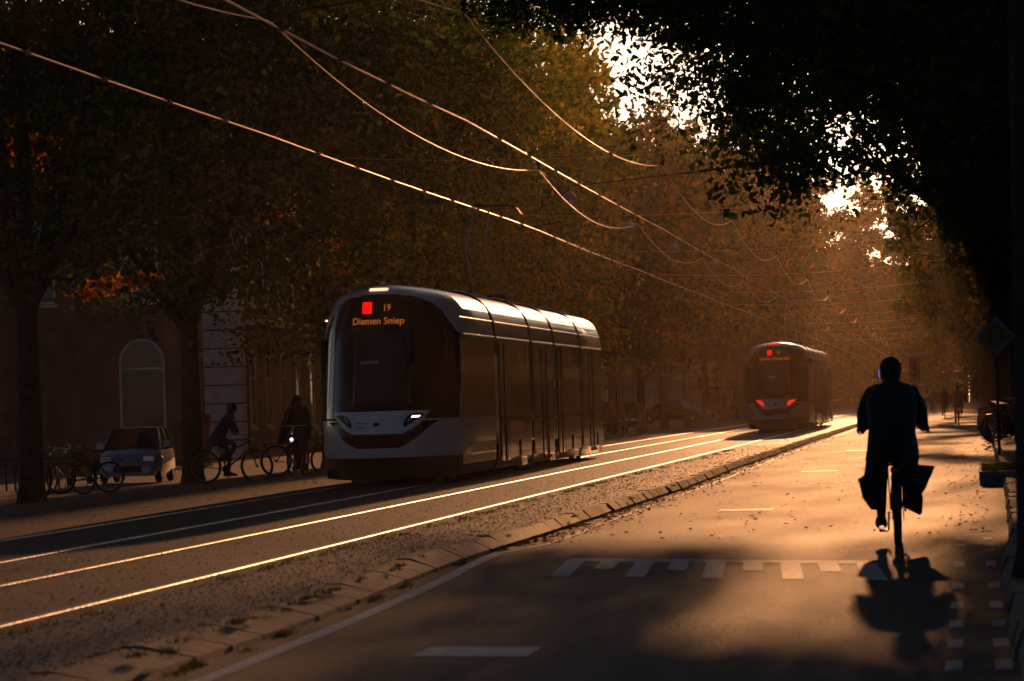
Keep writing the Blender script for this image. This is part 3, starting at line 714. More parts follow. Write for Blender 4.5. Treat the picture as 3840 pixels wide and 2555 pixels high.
    for s in (-.25, .25): b.tube([(s, yp + .5, 3.56), (s * .8, yp - 1.15, 4.45), (s * .6, yp + .05, 5.36)], .02, 6)
    b.build('lifting_arm', GALV, p)
    b = MB()
    for dy in (-.16, .16): b.tube([(-.82, yp + dy, 5.2), (-.74, yp + dy, 5.33), (-.55, yp + dy, 5.4), (.55, yp + dy, 5.4), (.74, yp + dy, 5.33), (.82, yp + dy, 5.2)], .022, 6)
    b.tube([(-.55, yp - .16, 5.37), (-.55, yp + .16, 5.37)], .015); b.tube([(.55, yp - .16, 5.37), (.55, yp + .16, 5.37)], .015)
    b.build('collector_head', DARKM, p)
    b = MB()                                                # small mirrors/cameras beside the windscreen
    b.rbox(-1.26, -1.2, 2.3, 2.4, 2.3, 2.36, .01)
    b.build('camera_pod', RUB, T)
    return T
T1 = make_tram('large grey tram in front, lit roof, display reading 19 Diemen Sniep', 'Diemen Sniep', False)
T1.location = (-9.85, 63.5, .1)
T2 = make_tram('smaller more distant tram with red tail lamps, display reading Station Sloterdijk', 'Station Sloterdijk', True)
T2.location = (-7.28, 145.5, .1)

# ------------------------------------------------------------------ overhead wires
CW = {'left': [(0, 5.2), (38, 5.22), (54, 5.33), (84, 5.53), (400, 5.55)], 'right': [(0, 5.3), (45, 5.37), (56, 5.48), (84, 5.47), (400, 5.5)]}
SUPP = [20, 54.2, 91.3, 120.5, 151.5, 183, 214, 246, 278, 310, 342, 374, 406, 438]
for K, nm in ((K_LT, 'left'), (K_RT, 'right')):
    b = MB(); pts = []
    for i in range(len(SUPP) - 1):
        for k in range(6):
            y = SUPP[i] + (SUPP[i + 1] - SUPP[i]) * k / 6; zz = (.18 if nm == 'left' else -.1) * math.cos(math.pi * i)
            pts.append((lerp(K, y) - (.1 if nm == 'left' else .12), y, lerp(CW[nm], y) - .03 * math.sin(math.pi * k / 6)))
    b.tube(pts, .011, 6); o = b.build('contact_wire', WIREM)
    tag(o, 'bright contact wire above the ' + ('big tram, lower left of the two' if nm == 'left' else 'nearer track, upper right of the two'), 'overhead wire')
    c0 = None
    for i in range(len(SUPP) - 2):
        for k in range(1, 9):
            y = SUPP[i] + (SUPP[i + 1] - SUPP[i]) * k / 9; zc = lerp(CW[nm], y) - .03 * math.sin(math.pi * k / 9)
            if c0 is None: c0 = MB().box(-.024, .024, -.12, .12, -.022, .03).build('wire_clamp', DARKM, o)
            else: c0 = c0.copy(); C.objects.link(c0)
            c0.location = (lerp(K, y) - (.1 if nm == 'left' else .12), y, zc)
    for i in range(len(SUPP) - 1):
        y0, y1 = SUPP[i], SUPP[i + 1]; sag = .62
        pts = []
        for k in range(19):
            t = k / 18; y = y0 + (y1 - y0) * t; pts.append((lerp(K, y) - .1, y, 7.0 - 4 * sag * t * (1 - t)))
        b = MB(); b.tube(pts, .009 if i < 5 else .008, 6)
        o = b.build('catenary_wire', WIREM)
        side_ = 'left' if nm == 'left' else 'right'
        tag(o, ['sagging wire at the top edge over the %s track, nearest span' % side_, 'long sagging wire in the upper part over the %s track, second span' % side_,
                'sagging wire over the %s track, third span, ending at an insulator' % side_, 'short sagging wire over the %s track, fourth span' % side_,
                'small sagging wire over the %s track, fifth span' % side_][i] if i < 5 else 'tiny far sagging wire glinting over the %s track' % side_, 'overhead wire', 'sagging catenary wires')
        ins = MB(); ins.tube([(lerp(K, y1) - .1, y1, 6.98), (lerp(K, y1) - .1, y1, 7.25)], .03, 6); ins.ball((lerp(K, y1) - .1, y1, 7.12), .05, .05, .04)
        ins.ball((lerp(K, y1) - .1, y1, 7.04), .05, .05, .03); ins.build('insulator', RUB, o)
for i, y in enumerate(SUPP[2:]):                            # span wires from side to side
    b = MB(); pts = [(-22 + 25.5 * k / 24, y, 8.35 - 4 * 1.1 * (k / 24) * (1 - k / 24)) for k in range(25)]
    b.tube(pts, .006 if y < 160 else .009, 5); o = b.build('span_wire', WIREM)
    tag(o, ['thin cross wire stretched over the street, nearest one, through the sky gap', 'second cross wire over the street, at the end of the third catenary span', 'third cross wire over the street beyond the big tram', 'fourth cross wire over the street'][i] if i < 4 else 'tiny far cross wire over the street', 'cross wire', 'cross wires over the street')
    for xx in (lerp(K_LT, y) - .1, lerp(K_RT, y) - .1):
        s_ = MB(); s_.tube([(xx, y, 7.25), (xx, y, 7.26 + .02 + (.0))], .02); s_.tube([(xx - .6, y, 5.6), (xx + .6, y, 5.75)], .01, 5); s_.build('steady_arm', DARKM, o)
# hanging street lamps
def hang_lamp(x, y, z, label):
    r_ = empty('hanging_lamp', (x, y, z)); tag(r_, label, 'street lamp', 'lamps hanging over the street')
    b = MB(); prof = [(0, .26), (.07, .25), (.13, .2), (.2, .12), (.235, .03), (.24, 0)]
    rows = [[(r0 * math.cos(t), r0 * math.sin(t), z0) for r0, z0 in prof] for t in np.linspace(0, 2 * math.pi, 19)]
    b.grid(rows); b.build('lamp_shade', mat('lamp_grey', (.35, .36, .38), .35, .2), r_, True)
    b = MB(); b.ball((0, 0, 0), .2, .2, .09); b.build('glass_bowl', mat('lamp_glass', (.6, .6, .58), .15), r_, True)
    b = MB(); b.tube([(0, 0, .25), (0, 0, .42)], .02, 6); b.tube([(-9, 0, 1.0), (0, 0, .42), (9, 0, 1.05)], .004, 4); b.build('suspension', DARKM, r_)
for (x, y, z), lb in zip([(-11, 107.5, 7.1), (-11, 126.5, 7.1), (-11, 146, 7.1), (-11, 169.4, 7.3), (-11, 193, 7.35), (-2.9, 151.6, 7.3)],
                         ['grey dome lamp hanging near the golden leaves, left of the upper wires', 'grey dome lamp hanging beside the end of the third left catenary span', 'grey dome lamp hanging in the middle, between the two bright wires ends',
                          'small dome lamp hanging farther off, left of the wire bend', 'smallest dome lamp hanging above the second tram', 'dome lamp hanging on the right beside the dark foliage, glinting underneath']):
    hang_lamp(x, y, z, lb)

# ------------------------------------------------------------------ bicycles
def bike_template(m_frame, panniers=False):
    r_ = empty('bicycle')
    def wheel(y):
        b = MB(); b.ring((0, y, .35), (1, 0, 0), .332, .026, 36, 6); w_ = b.build('wheel', RUB, r_, True)
        b = MB(); b.ring((0, y, .35), (1, 0, 0), .305, .011, 36, 5); b.disc((0, y, .35), (1, 0, 0), .03, .09, 10); b.build('rim', RIM, w_, True)
        b = MB()
        for k in range(18):
            t = 2 * math.pi * k / 18; s = .02 if k % 2 else -.02; b.tube([(s, y, .35), (0, y + .3 * math.cos(t), .35 + .3 * math.sin(t))], .0016, 3, cap=False)
        b.build('spokes', RIM, w_)
    wheel(0); wheel(1.12)
    b = MB()
    bb, st, hd, hl2 = (0, .46, .3), (0, .3, .82), (0, .93, .92), (0, .97, .78)
    for p, q, t in ((bb, st, .016), (bb, (0, .96, .72), .018), ((0, .37, .62), (0, .94, .86), .016), ((0, .93, .98), (0, .99, .66), .018)): b.tube([p, q], t, 8)
    for s in (-1, 1):
        b.tube([(s * .05, 0, .35), (s * .03, .4, .3), bb], .009, 6); b.tube([(s * .05, 0, .35), (s * .02, .33, .74)], .009, 6); b.tube([(s * .05, 1.12, .35), (s * .05, 1.03, .62), (s * .02, .99, .68)], .011, 6)
    b.tube([(0, .3, .82), (0, .27, .92)], .013, 8); b.build('frame', m_frame, r_, True)
    b = MB()
    for yc in (0, 1.12):
        rows = [[(s * .03, yc + .375 * math.cos(t), .35 + .375 * math.sin(t)) for s in (-1, 0, 1)] for t in np.linspace(R(20), R(195) if yc == 0 else R(150), 18)]
        b.grid(rows)
    b.build('mudguard', DARKM, r_, True)
    b = MB(); b.box(-.06, .06, -.3, .3, .735, .75); b.tube([(-.06, -.28, .74), (-.05, -.02, .36)], .006, 5); b.tube([(.06, -.28, .74), (.05, -.02, .36)], .006, 5); b.build('rack', DARKM, r_)
    b = MB(); rows = []
    for k in range(9):
        t = k / 8; w_ = .105 * (1 - t) ** .6 + .018; y = .14 + .27 * t; rows.append([(-w_, y, .915), (-w_ * .8, y, .95), (0, y, .965), (w_ * .8, y, .95), (w_, y, .915)])
    b.grid(rows); b.box(-.06, .06, .16, .34, .9, .93); b.build('saddle', LEATHER, r_, True)
    b = MB(); b.tube([(0, .93, .98), (0, .9, 1.06)], .013, 8)
    b.tube([(-.3, .68, 1.04), (-.29, .78, 1.06), (-.2, .92, 1.08), (0, .94, 1.07), (.2, .92, 1.08), (.29, .78, 1.06), (.3, .68, 1.04)], .012, 8); hb = b.build('handlebar', CHROME, r_, True)
    b = MB(); b.tube([(-.3, .78, 1.055), (-.302, .66, 1.035)], .017, 8); b.tube([(.3, .78, 1.055), (.302, .66, 1.035)], .017, 8); b.build('grip', RUB, hb)
    b = MB(); b.disc((.06, .46, .3), (1, 0, 0), .09, .006, 20); b.tube([(.075, .46, .3), (.085, .44, .47)], .01, 6); b.tube([(-.075, .46, .3), (-.085, .48, .13)], .01, 6)
    b.box(.09, .17, .4, .48, .465, .485); b.box(-.17, -.09, .44, .52, .115, .135); b.build('pedals', DARKM, r_)
    b = MB(); b.ball((0, 1.02, .93), .04, .045, .04); b.build('front_lamp', CHROME, r_, True)
    b = MB(); b.rbox(-.035, .035, -.32, -.3, .68, .72, .005); b.build('rear_lamp', mat('red_reflector', (.3, .01, .01), .3), r_)
    return r_
BK = mat('bike_black', (.015, .015, .017), .3, .3, coat=.3)
B0 = bike_template(BK)
B0.location = (-.69, 35.15, 0)
tag(B0, 'black upright bicycle ridden by the large silhouetted cyclist on the right', 'bicycle')

# ------------------------------------------------------------------ people
def skin_mesh(chains, name, m, parent, sub=1):
    """chains = list of [(x,y,z,r), ...]; chains joined where points coincide"""
    vs = []; es = []; rad = []; key = {}
    def vid(p):
        k = (round(p[0], 3), round(p[1], 3), round(p[2], 3))
        if k not in key: key[k] = len(vs); vs.append(p[:3]); rad.append(p[3])
        return key[k]
    for ch in chains:
        ids = [vid(p) for p in ch]; es += list(zip(ids, ids[1:]))
    me = bpy.data.meshes.new(name); me.from_pydata(vs, es, [])
    o = bpy.data.objects.new(name, me); C.objects.link(o)
    md = o.modifiers.new('s', 'SKIN'); md.use_smooth_shade = True
    for i, r_ in enumerate(rad):
        sv = me.skin_vertices[0].data[i]; rr = r_ if isinstance(r_, tuple) else (r_, r_); sv.radius = rr; sv.use_root = (i == 0)
    sm = o.modifiers.new('u', 'SUBSURF'); sm.levels = sub; sm.render_levels = sub
    dg = bpy.context.evaluated_depsgraph_get(); me2 = bpy.data.meshes.new_from_object(o.evaluated_get(dg)); bpy.data.objects.remove(o)
    me2.materials.clear(); return link_mesh(name, me2, m, parent, True)
def rider(label, group=None, top=CLOTH, lean=.22, hem=.77, hands=True, scale=1., sit=True, hair=HAIR, coat=True):
    """person seated on a bicycle whose rear hub is at the origin, facing +Y"""
    p = empty('person'); tag(p, label, 'person', group)
    hip = (0, .24, 1.0, .13); ch = (0, .24 + lean * .7, 1.3, (.17, .12)); nk = (0, .24 + lean, 1.47, .06); hd = (0, .28 + lean, 1.6, .085)
    chains = [[hip, (0, .26 + lean * .35, 1.13, (.15, .11)), ch, (0, .24 + lean * .9, 1.41, (.12, .09)), nk, hd, (0, .285 + lean, 1.65, .08)]]
    for s in (-1, 1):
        sh = (s * .19, .24 + lean * .85, 1.41, .062)
        chains.append([(0, .24 + lean * .9, 1.41, (.12, .09)), sh, (s * .285, .38 + lean * .7, 1.19, .048), (s * .295, .56 + lean * .4, 1.09, .038), (s * .295, .68, 1.07, .03)])
        if s < 0: chains.append([hip, (s * .1, .3, .95, .095), (s * .12, .52, .62, .065), (s * .125, .5, .3, .045), (s * .13, .46, .17, .035)])
        else: chains.append([hip, (s * .1, .3, .95, .095), (s * .13, .68, .83, .068), (s * .12, .56, .6, .05), (s * .12, .42, .53, .038)])
    body = skin_mesh(chains, 'body', top, p)
    # head with a face, hands with fingers
    b = MB(); cx, cy, cz = 0, .285 + lean, 1.6
    b.ball((cx, cy, cz), .078, .095, .115, 16, 12); b.ball((cx, cy + .095, cz - .01), .014, .02, .022, 8, 6)
    for s in (-1, 1): b.ball((cx + s * .08, cy, cz - .005), .012, .02, .032, 8, 6); b.ball((cx + s * .03, cy + .083, cz + .012), .012, .008, .008, 8, 6)
    b.ball((cx, cy + .086, cz - .055), .025, .01, .008, 8, 6)
    hdm = b.build('head', SKIN, p, True)
    b = MB(); b.ball((cx, cy - .015, cz + .02), .1, .115, .112, 16, 10); b.ball((cx, cy - .05, cz - .035), .092, .075, .1, 12, 8); b.build('hair', hair, p, True)
    if hands:
        for s in (-1, 1):
            b = MB(); b.tube([(s * .295, .66, 1.07), (s * .298, .705, 1.073), (s * .3, .74, 1.07)], [.03, .038, .032], 8)
            for k in range(4):
                y = .70 + k * .02; b.tube([(s * .315, y, 1.085), (s * .332, y + .005, 1.06), (s * .322, y + .005, 1.03), (s * .3, y, 1.025)], [.009, .009, .0085, .007], 6)
            b.tube([(s * .28, .69, 1.075), (s * .265, .715, 1.06), (s * .27, .735, 1.035)], [.011, .01, .008], 6)
            b.build('hand', SKIN, p, True)
    # shoes
    for s, y, z in ((-1, .52, .15), (1, .46, .5)):
        b = MB(); rows = []
        for t, w_, h_ in ((-.14, .035, .06), (-.11, .055, .13), (-.02, .055, .14), (.06, .056, .08), (.13, .05, .055), (.16, .025, .03)):
            rows.append([(s * .13 + w_ * math.cos(a), y + t, z - .01 + h_ / 2 + h_ / 2 * math.sin(a)) for a in np.linspace(0, 2 * math.pi, 11)])
        b.grid(rows); b.build('shoe', LEATHER, p, True)
    if coat:
        rows = []
        for z, hw, hd2, yo in ((1.54, .07, .075, lean), (1.5, .085, .085, lean * .97), (1.455, .18, .11, lean * .92), (1.40, .235, .14, lean * .85), (1.25, .235, .16, lean * .6), (1.12, .215, .16, lean * .35), (1.02, .22, .17, lean * .15), (.92, .235, .19, .02), (hem, .25, .22, 0)):
            n_ = 24; rows.append([(hw * .99 * (abs(math.cos(a)) ** .75) * (1 if math.cos(a) > 0 else -1) * (1 + .02 * math.sin(5 * a + z * 30)), .24 + yo + hd2 * math.sin(a), z + (.03 * math.sin(a * 2 + .6) if z == hem else 0)) for a in np.linspace(0, 2 * math.pi, n_ + 1)])
        b = MB(); b.grid(rows); b.build('coat', top, p, True)
        for s in (-1, 1): b = MB(); b.tube([(s * .1, .24 + lean * .9, 1.45), (s * .175, .26 + lean * .88, 1.395), (s * .225, .31 + lean * .8, 1.3), (s * .262, .39 + lean * .7, 1.19), (s * .268, .5 + lean * .5, 1.1), (s * .29, .66, 1.07)], [.05, .075, .074, .068, .058, .045], 12); b.build('coat_sleeve', top, p, True)
    p.scale = (scale,) * 3
    return p
R0 = rider('large silhouetted cyclist in a dark coat seen from behind, riding away on the road')
R0.location = (-.71, 35.12, .0)
# panniers on the main bicycle
def bag(name, poly, y0, y1, label, m=LEATHER, puff=.02):
    b = MB(); n = len(poly); cx = sum(p[0] for p in poly) / n; cz = sum(p[1] for p in poly) / n
    L = []
    for y, s in ((y0, .9), (y0 + puff, 1), (y1 - puff, 1), (y1, .9)): L.append([(cx + (x - cx) * s, y, cz + (z - cz) * s) for x, z in poly])
    vs = [v for r_ in L for v in r_]; fs = []
    for k in range(3):
        for i in range(n): fs.append((k * n + i, k * n + (i + 1) % n, (k + 1) * n + (i + 1) % n, (k + 1) * n + i))
    fs += [tuple(range(n - 1, -1, -1)), tuple(3 * n + i for i in range(n))]
    b.add(vs, fs); o = b.build(name, m); tag(o, label, 'bag', 'pannier bags on the big bicycle'); return o
o = bag('pannier_bag', [(-.05, .84), (-.19, .86), (-.25, .82), (-.275, .66), (-.33, .62), (-.295, .45), (-.225, .345), (-.16, .335), (-.09, .4)], -.22, .16, 'left pannier bag with bulging outer edge on the silhouetted bicycle'); o.location = (-.69, 35.15, 0)
b = MB(); b.box(-.33, -.1, -.235, -.222, .6, .63); f_ = b.build('strap', RUB, o)
o = bag('pannier_bag', [(.05, .82), (.07, .36), (.1, .34), (.215, .28), (.235, .3), (.245, .42), (.225, .55), (.21, .82)], -.2, .16, 'right pannier bag, the lower one with its point hanging down'); o.location = (-.69, 35.15, 0)
o = bag('pannier_bag', [(.08, .73), (.22, .74), (.365, .725), (.34, .66), (.31, .6), (.275, .52), (.24, .475), (.2, .53), (.15, .56)], -.3, -.205, 'flapping shopper bag sticking out above the right pannier'); o.location = (-.69, 35.15, 0)

# far cyclists on the road
def bike_copy(x, y, z, rz, label, group, lean=0.):
    c = copy_tree(B0); c.location = (x, y, z); c.rotation_euler = (0, lean, rz); tag(c, label, 'bicycle', group); return c
GB = 'bicycles ridden by the distant cyclists'
FR = [(-.45, 160.5, 0, CLOTHR, 'distant cyclist in a dark red jacket, nearest of the far group on the right', 'bicycle under the distant cyclist in dark red'),
      (-1.35, 213, 0, CLOTH, 'distant cyclist in black, left of the one in dark red', 'bicycle under the distant cyclist in black'),
      (-2.45, 268, 0, CLOTH, 'farthest small cyclist beside the white van', 'bicycle under the farthest small cyclist')]
for x, y, z, m_, lb, lb2 in FR:
    p = rider(lb, 'distant cyclists on the road', m_, hands=False); p.location = (x, y, z); bike_copy(x, y, z, 0, lb2, GB)
# riders in the shade on the left
zl = gz(-16)
p = rider('shaded cyclist leaning forward, side on, in front of the pale pillar', 'cyclists waiting in the shade on the left', CLOTH, lean=.34, hands=False); p.location = (-16.4, 81.5, gz(-15.9) - .02); p.rotation_euler = (0, 0, -R(85))
bike_copy(-16.4, 81.5, gz(-15.9) - .02, -R(85), 'dark bicycle under the shaded cyclist leaning forward', 'bicycles in the shade on the left')
p = rider('shaded cyclist right of the leaning one, only head and shoulders showing', 'cyclists waiting in the shade on the left', CLOTH, hands=False); p.location = (-15.3, 84, gz(-15.3)); p.rotation_euler = (0, 0, -R(70))
bike_copy(-15.3, 84, gz(-15.3), -R(70), 'dark bicycle under the middle shaded cyclist', 'bicycles in the shade on the left')
p = rider('shaded cyclist with a bright headlamp, left of the big tram', 'cyclists waiting in the shade on the left', CLOTHR, hands=False); p.location = (-14.25, 81.6, gz(-14.3)); p.rotation_euler = (0, 0, R(176))
hb_ = bike_copy(-14.25, 81.6, gz(-14.3), R(176), 'dark bicycle with a bright white headlamp left of the big tram', 'bicycles in the shade on the left')
b = MB(); b.ball((0, 1.06, .78), .035, .02, .035); b.build('lit_headlamp', E_LED, hb_)

# parked bicycles on the right
for i in range(15):
    y = 97 + i * 2.4 + random.uniform(-.5, .5); x = .6 + random.uniform(-.05, .08) + .04 * (i % 3)
    bike_copy(x, y, .11, R(-60 + random.uniform(-14, 14)), 'nearest parked bicycle in the right row, with glinting handlebar' if i == 0 else 'dark parked bicycle in the row beyond the sign, handlebars glinting', 'parked bicycles along the right pavement', R(-6))
for i, (x, y) in enumerate([(-20.6, 84), (-19.8, 84.5), (-19.1, 84)]):
    bike_copy(x, y, gz(x), R([40, 62, 85][i]), ['leftmost dark bicycle leaning by the low railing', 'middle dark bicycle by the low railing', 'dark bicycle by the railing, just left of the small car'][i], 'bicycles by the low railing on the left', R(5))
# low railing
b = MB()
for k in range(13): b.box(-24.6 + k * .22, -24.56 + k * .22, 92, 92.04, gz(-22), gz(-22) + .75)
r_ = b.build('bars', DARKM); root = empty('low_railing', (0, 0, 0)); r_.parent = root
b = MB(); b.box(-24.7, -21.8, 91.98, 92.06, gz(-22) + .75, gz(-22) + .8); b.build('top_rail', DARKM, root); tag(root, 'low dark railing with upright bars at the far left, light showing between', 'railing')
# red cabinet
root = empty('red_cabinet', (-25.6, 126, -.35)); tag(root, 'dark red cabinet standing between the small car and the pale pillar', 'cabinet')
b = MB(); b.rbox(-.38, .38, 0, .5, .12, 1.75, .04); b.build('body', mat('dark_red_paint', (.16, .012, .014), .5), root)
b = MB(); b.box(-.34, .34, -.012, -.004, .2, 1.65); b.build('door', mat('dark_red_paint', (.16, .012, .014), .5), root)
b = MB(); b.box(-.4, .4, -.03, .53, 0, .118); b.build('plinth', STONE, root)

# ------------------------------------------------------------------ cars
def make_car(kind, L, W_, Hh, paint, label, group=None):
    r_ = empty('parked_car'); tag(r_, label, 'car', group); hw = W_ / 2
    # stations along y (front at 0): (y, hood/deck height, half width)
    if kind == 'hatch': st = [(0, .5, .72), (.05, .62, .86), (.3, .8, .95), (.75, .9, 1.0), (L * .5, .92, 1.0), (L - .3, .95, .98), (L - .05, .9, .94), (L, .6, .88)]; ws, rf, rb, re = .8, 1.35, L - .75, L - .1
    elif kind == 'sedan': st = [(0, .45, .75), (.06, .6, .88), (.5, .78, .97), (1.2, .88, 1.0), (L * .5, .92, 1.0), (L - 1.0, .98, 1.0), (L - .1, .95, .93), (L, .6, .86)]; ws, rf, rb, re = 1.15, 1.95, L - 1.7, L - .75
    else: st = [(0, .5, .76), (.06, .75, .9), (.4, 1.0, .97), (.9, 1.08, 1.0), (L * .5, 1.1, 1.0), (L - .3, 1.1, .99), (L - .05, 1.0, .95), (L, .6, .9)]; ws, rf, rb, re = .95, 1.6, L - .6, L - .12
    b = MB(); rows = []
    for y, h_, w_ in st:
        w_ *= hw; rows.append([(-w_ * .9, y, .2), (-w_, y, .35), (-w_ * 1.0, y, h_ * .72), (-w_ * .95, y, h_ * .93), (-w_ * .75, y, h_ * 1.0), (0, y, h_ * 1.03), (w_ * .75, y, h_), (w_ * .95, y, h_ * .93), (w_, y, h_ * .72), (w_, y, .35), (w_ * .9, y, .2)])
    b.grid(rows); b.add(rows[0], [tuple(range(11))]); b.add(rows[-1], [tuple(range(11))]); b.build('body', paint, r_, True)
    hz = lambda y: lerp([(a, c) for a, c, _ in st], y)
    zb = hz((ws + re) / 2)
    g = MB(); tw = hw * .74; bw = hw * .93
    base = [(-bw, ws, hz(ws)), (bw, ws, hz(ws)), (bw, re, hz(re)), (-bw, re, hz(re))]; topv = [(-tw, rf, Hh - .03), (tw, rf, Hh - .03), (tw, rb, Hh - .04), (-tw, rb, Hh - .04)]
    g.add(base + topv, [(0, 1, 5, 4), (1, 2, 6, 5), (2, 3, 7, 6), (3, 0, 4, 7), (4, 5, 6, 7)]); g.build('windows', GLASS, r_)
    b = MB(); m2 = (rf + rb) / 2
    rows = [[(-tw * 1.03, y, Hh - .035 - d_), (-tw * .7, y, Hh - .005 - d_), (0, y, Hh - d_), (tw * .7, y, Hh - .005 - d_), (tw * 1.03, y, Hh - .035 - d_)] for y, d_ in ((rf - .03, .015), (rf + .3, 0), (m2, -.01), (rb, .01), (rb + .05, .03))]
    b.grid(rows); b.build('roof', paint, r_, True)
    b = MB()
    for s in (-1, 1):
        for (ya, za, yb, zb2) in ((ws, hz(ws), rf, Hh - .03), (re, hz(re), rb, Hh - .04), (m2 + .1, hz(m2), m2, Hh - .035)):
            MB().tube([(s * bw * 1.0, ya, za - .01), (s * tw * 1.02, yb, zb2)], .028, 6).build('pillar', paint, r_, True)
    for s in (-1, 1):
        b = MB(); b.rbox(*sorted((s * hw * .95, s * (hw + .16))), ws + .3, ws + .42, hz(ws) + .02, hz(ws) + .18, .02); b.build('wing_mirror', paint, r_)
        for y in (.68, L - .68):
            b = MB(); b.ring((s * (hw - .1), y, .3), (1, 0, 0), .22, .085, 24, 8); w_ = b.build('wheel', RUB, r_, True); b = MB(); b.disc((s * (hw - .04), y, .3), (1, 0, 0), .17, .04, 16); b.build('rim', GALV, w_)
        b = MB(); b.rbox(*sorted((s * hw * .5, s * hw * .86)), -.012, .14, .58, .7, .02); b.build('headlight', CHROME, r_)
        b = MB(); b.rbox(*sorted((s * hw * .62, s * hw * .9)), L - .06, L + .01, .66, .82, .02); b.build('tail_light', mat('red_reflector', (.3, .01, .01), .3), r_)
    b = MB(); b.box(-hw * .45, hw * .45, -.02, .02, .3, .46); b.build('grille', RUB, r_)
    b = MB(); b.box(-.26, .26, -.032, -.022, .47, .57); b.build('number_plate', mat('plate_yellow', (.4, .3, .03), .5), r_)
    return r_
SILV = mat('silver_blue_paint', (.34, .39, .46), .25, .35, coat=.7); BLKP = mat('black_car_paint', (.015, .016, .02), .2, .2, coat=.8); GREYP = mat('grey_car_paint', (.09, .095, .1), .25, .3, coat=.8); WHP = mat('white_car_paint', (.7, .7, .7), .3, coat=.6)
c = make_car('hatch', 3.5, 1.62, 1.46, SILV, 'small silver blue hatchback facing the camera at the far left', 'cars on the left side'); c.location = (-21.55, 97, -.35); c.rotation_euler = (0, 0, R(4))
c = make_car('suv', 4.3, 1.8, 1.62, BLKP, 'dark parked car directly right of the tail of the big tram', 'cars on the left side'); c.location = (-18.8, 200, -.2); c.rotation_euler = (0, 0, R(2))
c = make_car('suv', 4.3, 1.8, 1.58, GREYP, 'second dark parked car behind the first, right of the big tram', 'cars on the left side'); c.location = (-18.6, 206.5, -.2); c.rotation_euler = (0, 0, R(2))
c = make_car('sedan', 4.5, 1.8, 1.42, BLKP, 'low dark saloon with sun glint on its roof between the two trams', 'cars on the left side'); c.location = (-16.4, 243, .0); c.rotation_euler = (0, 0, R(64))
c = make_car('hatch', 3.9, 1.7, 1.45, GREYP, 'tiny grey car just right of the second tram', 'cars on the left side'); c.location = (-14.6, 380, .1); c.name = 'parked_car'
c = make_car('suv', 5.0, 2.0, 2.1, WHP, 'white van glinting beyond the right shoulder of the big cyclist', 'vehicles far along the road'); c.location = (-4.2, 300, 0); c.rotation_euler = (0, 0, R(180)); c.name = 'white_van'

# ------------------------------------------------------------------ signs and signals
root = empty('priority_road_sign', (.56, 76, .11)); tag(root, 'faded diamond road sign on a pole in the shade at the right', 'road sign')
def diamond(h_, y, z): return [(0, y, z - h_), (h_, y, z), (0, y, z + h_), (-h_, y, z)]
b = MB(); v = diamond(.4, 0, 2.36) + diamond(.4, .02, 2.36); b.add(v, [(0, 1, 2, 3), (4, 5, 6, 7)] + [(i, (i + 1) % 4, 4 + (i + 1) % 4, 4 + i) for i in range(4)]); b.build('sign_plate', mat('sign_white', (.28, .28, .26), .5), root)  # white border set to grey, its shade put into the colour
b = MB(); b.add(diamond(.29, -.004, 2.36), [(0, 1, 2, 3)]); b.build('sign_centre', mat('sign_orange', (.34, .16, .05), .5), root)  # yellow centre set to brown, shade put into the colour
b = MB(); b.tube([(0, .05, 0), (0, .05, 2.7)], .03, 10); b.build('pole', DARKM, root, True)
def signal(x, y, z0, hz_, label, lit=None, arm=False):
    r_ = empty('traffic_signal', (x, y, z0)); tag(r_, label, 'traffic signal', 'traffic signals')
    b = MB(); b.tube([(0, .1, 0), (0, .1, hz_ + 1.0)], .06, 8); b.build('pole', DARKM, r_)
    b = MB(); b.rbox(-.16, .16, -.1, .1, hz_ - .1, hz_ + .85, .04); b.rbox(-.28, .28, .1, .12, hz_ - .25, hz_ + 1.0, .01)
    if arm: b.rbox(-.14, .14, -.1, .1, hz_ - 1.3, hz_ - .4, .04); b.tube([(0, .1, hz_ - .25), (-.75, .1, hz_ - .2)], .025, 6); b.box(-.85, -.4, .05, .1, hz_ - .35, hz_ - .12)
    hd_ = b.build('signal_head', RUB, r_)
    for k in range(3):
        zc = hz_ + .1 + k * .27; c_ = MB(); rows = [[(.11 * math.cos(t), -.1 - dd, zc + .11 * math.sin(t)) for dd in (0, .14)] for t in np.linspace(0, math.pi, 10)]
        c_.grid(rows); c_.build('hood', RUB, hd_)
        l_ = MB(); l_.disc((0, -.108, zc), (0, 1, 0), .09, .012, 14); l_.build('lens', E_TAIL if (k == 2 and lit) else GLASS, hd_)
    return r_
_sg = signal(-2.75, 200, .0, 2.3, 'tall dark signal post just right of the big cyclist head', None, True)
b = MB(); b.rbox(-3.2, -2.3, 198.5, 206, 0, .13, .2); tag(b.build('traffic_island', KERBM), kind='structure')
signal(-2.55, 400, .0, 2.9, 'small distant signal showing a red light right of the big cyclist', True)
root = empty('info_sign', (-5.05, 216, .1)); tag(root, 'dark box on a post with a blue lit strip left of the cyclist head', 'sign')
b = MB(); b.tube([(0, .1, 0), (0, .1, 3.0)], .04, 8); b.build('pole', DARKM, root); b = MB(); b.rbox(-.22, .22, -.06, .08, 2.2, 2.75, .02); b.build('box', RUB, root)
b = MB(); b.box(.06, .12, -.075, -.062, 2.26, 2.7); b.build('blue_display', E_BLUE, root)
# raised planting bed with grass on the right
b = MB(); b.rbox(.12, 1.6, 57.2, 61, .0, .2, .03); tag(b.build('planting_bed', KERBM), kind='structure')

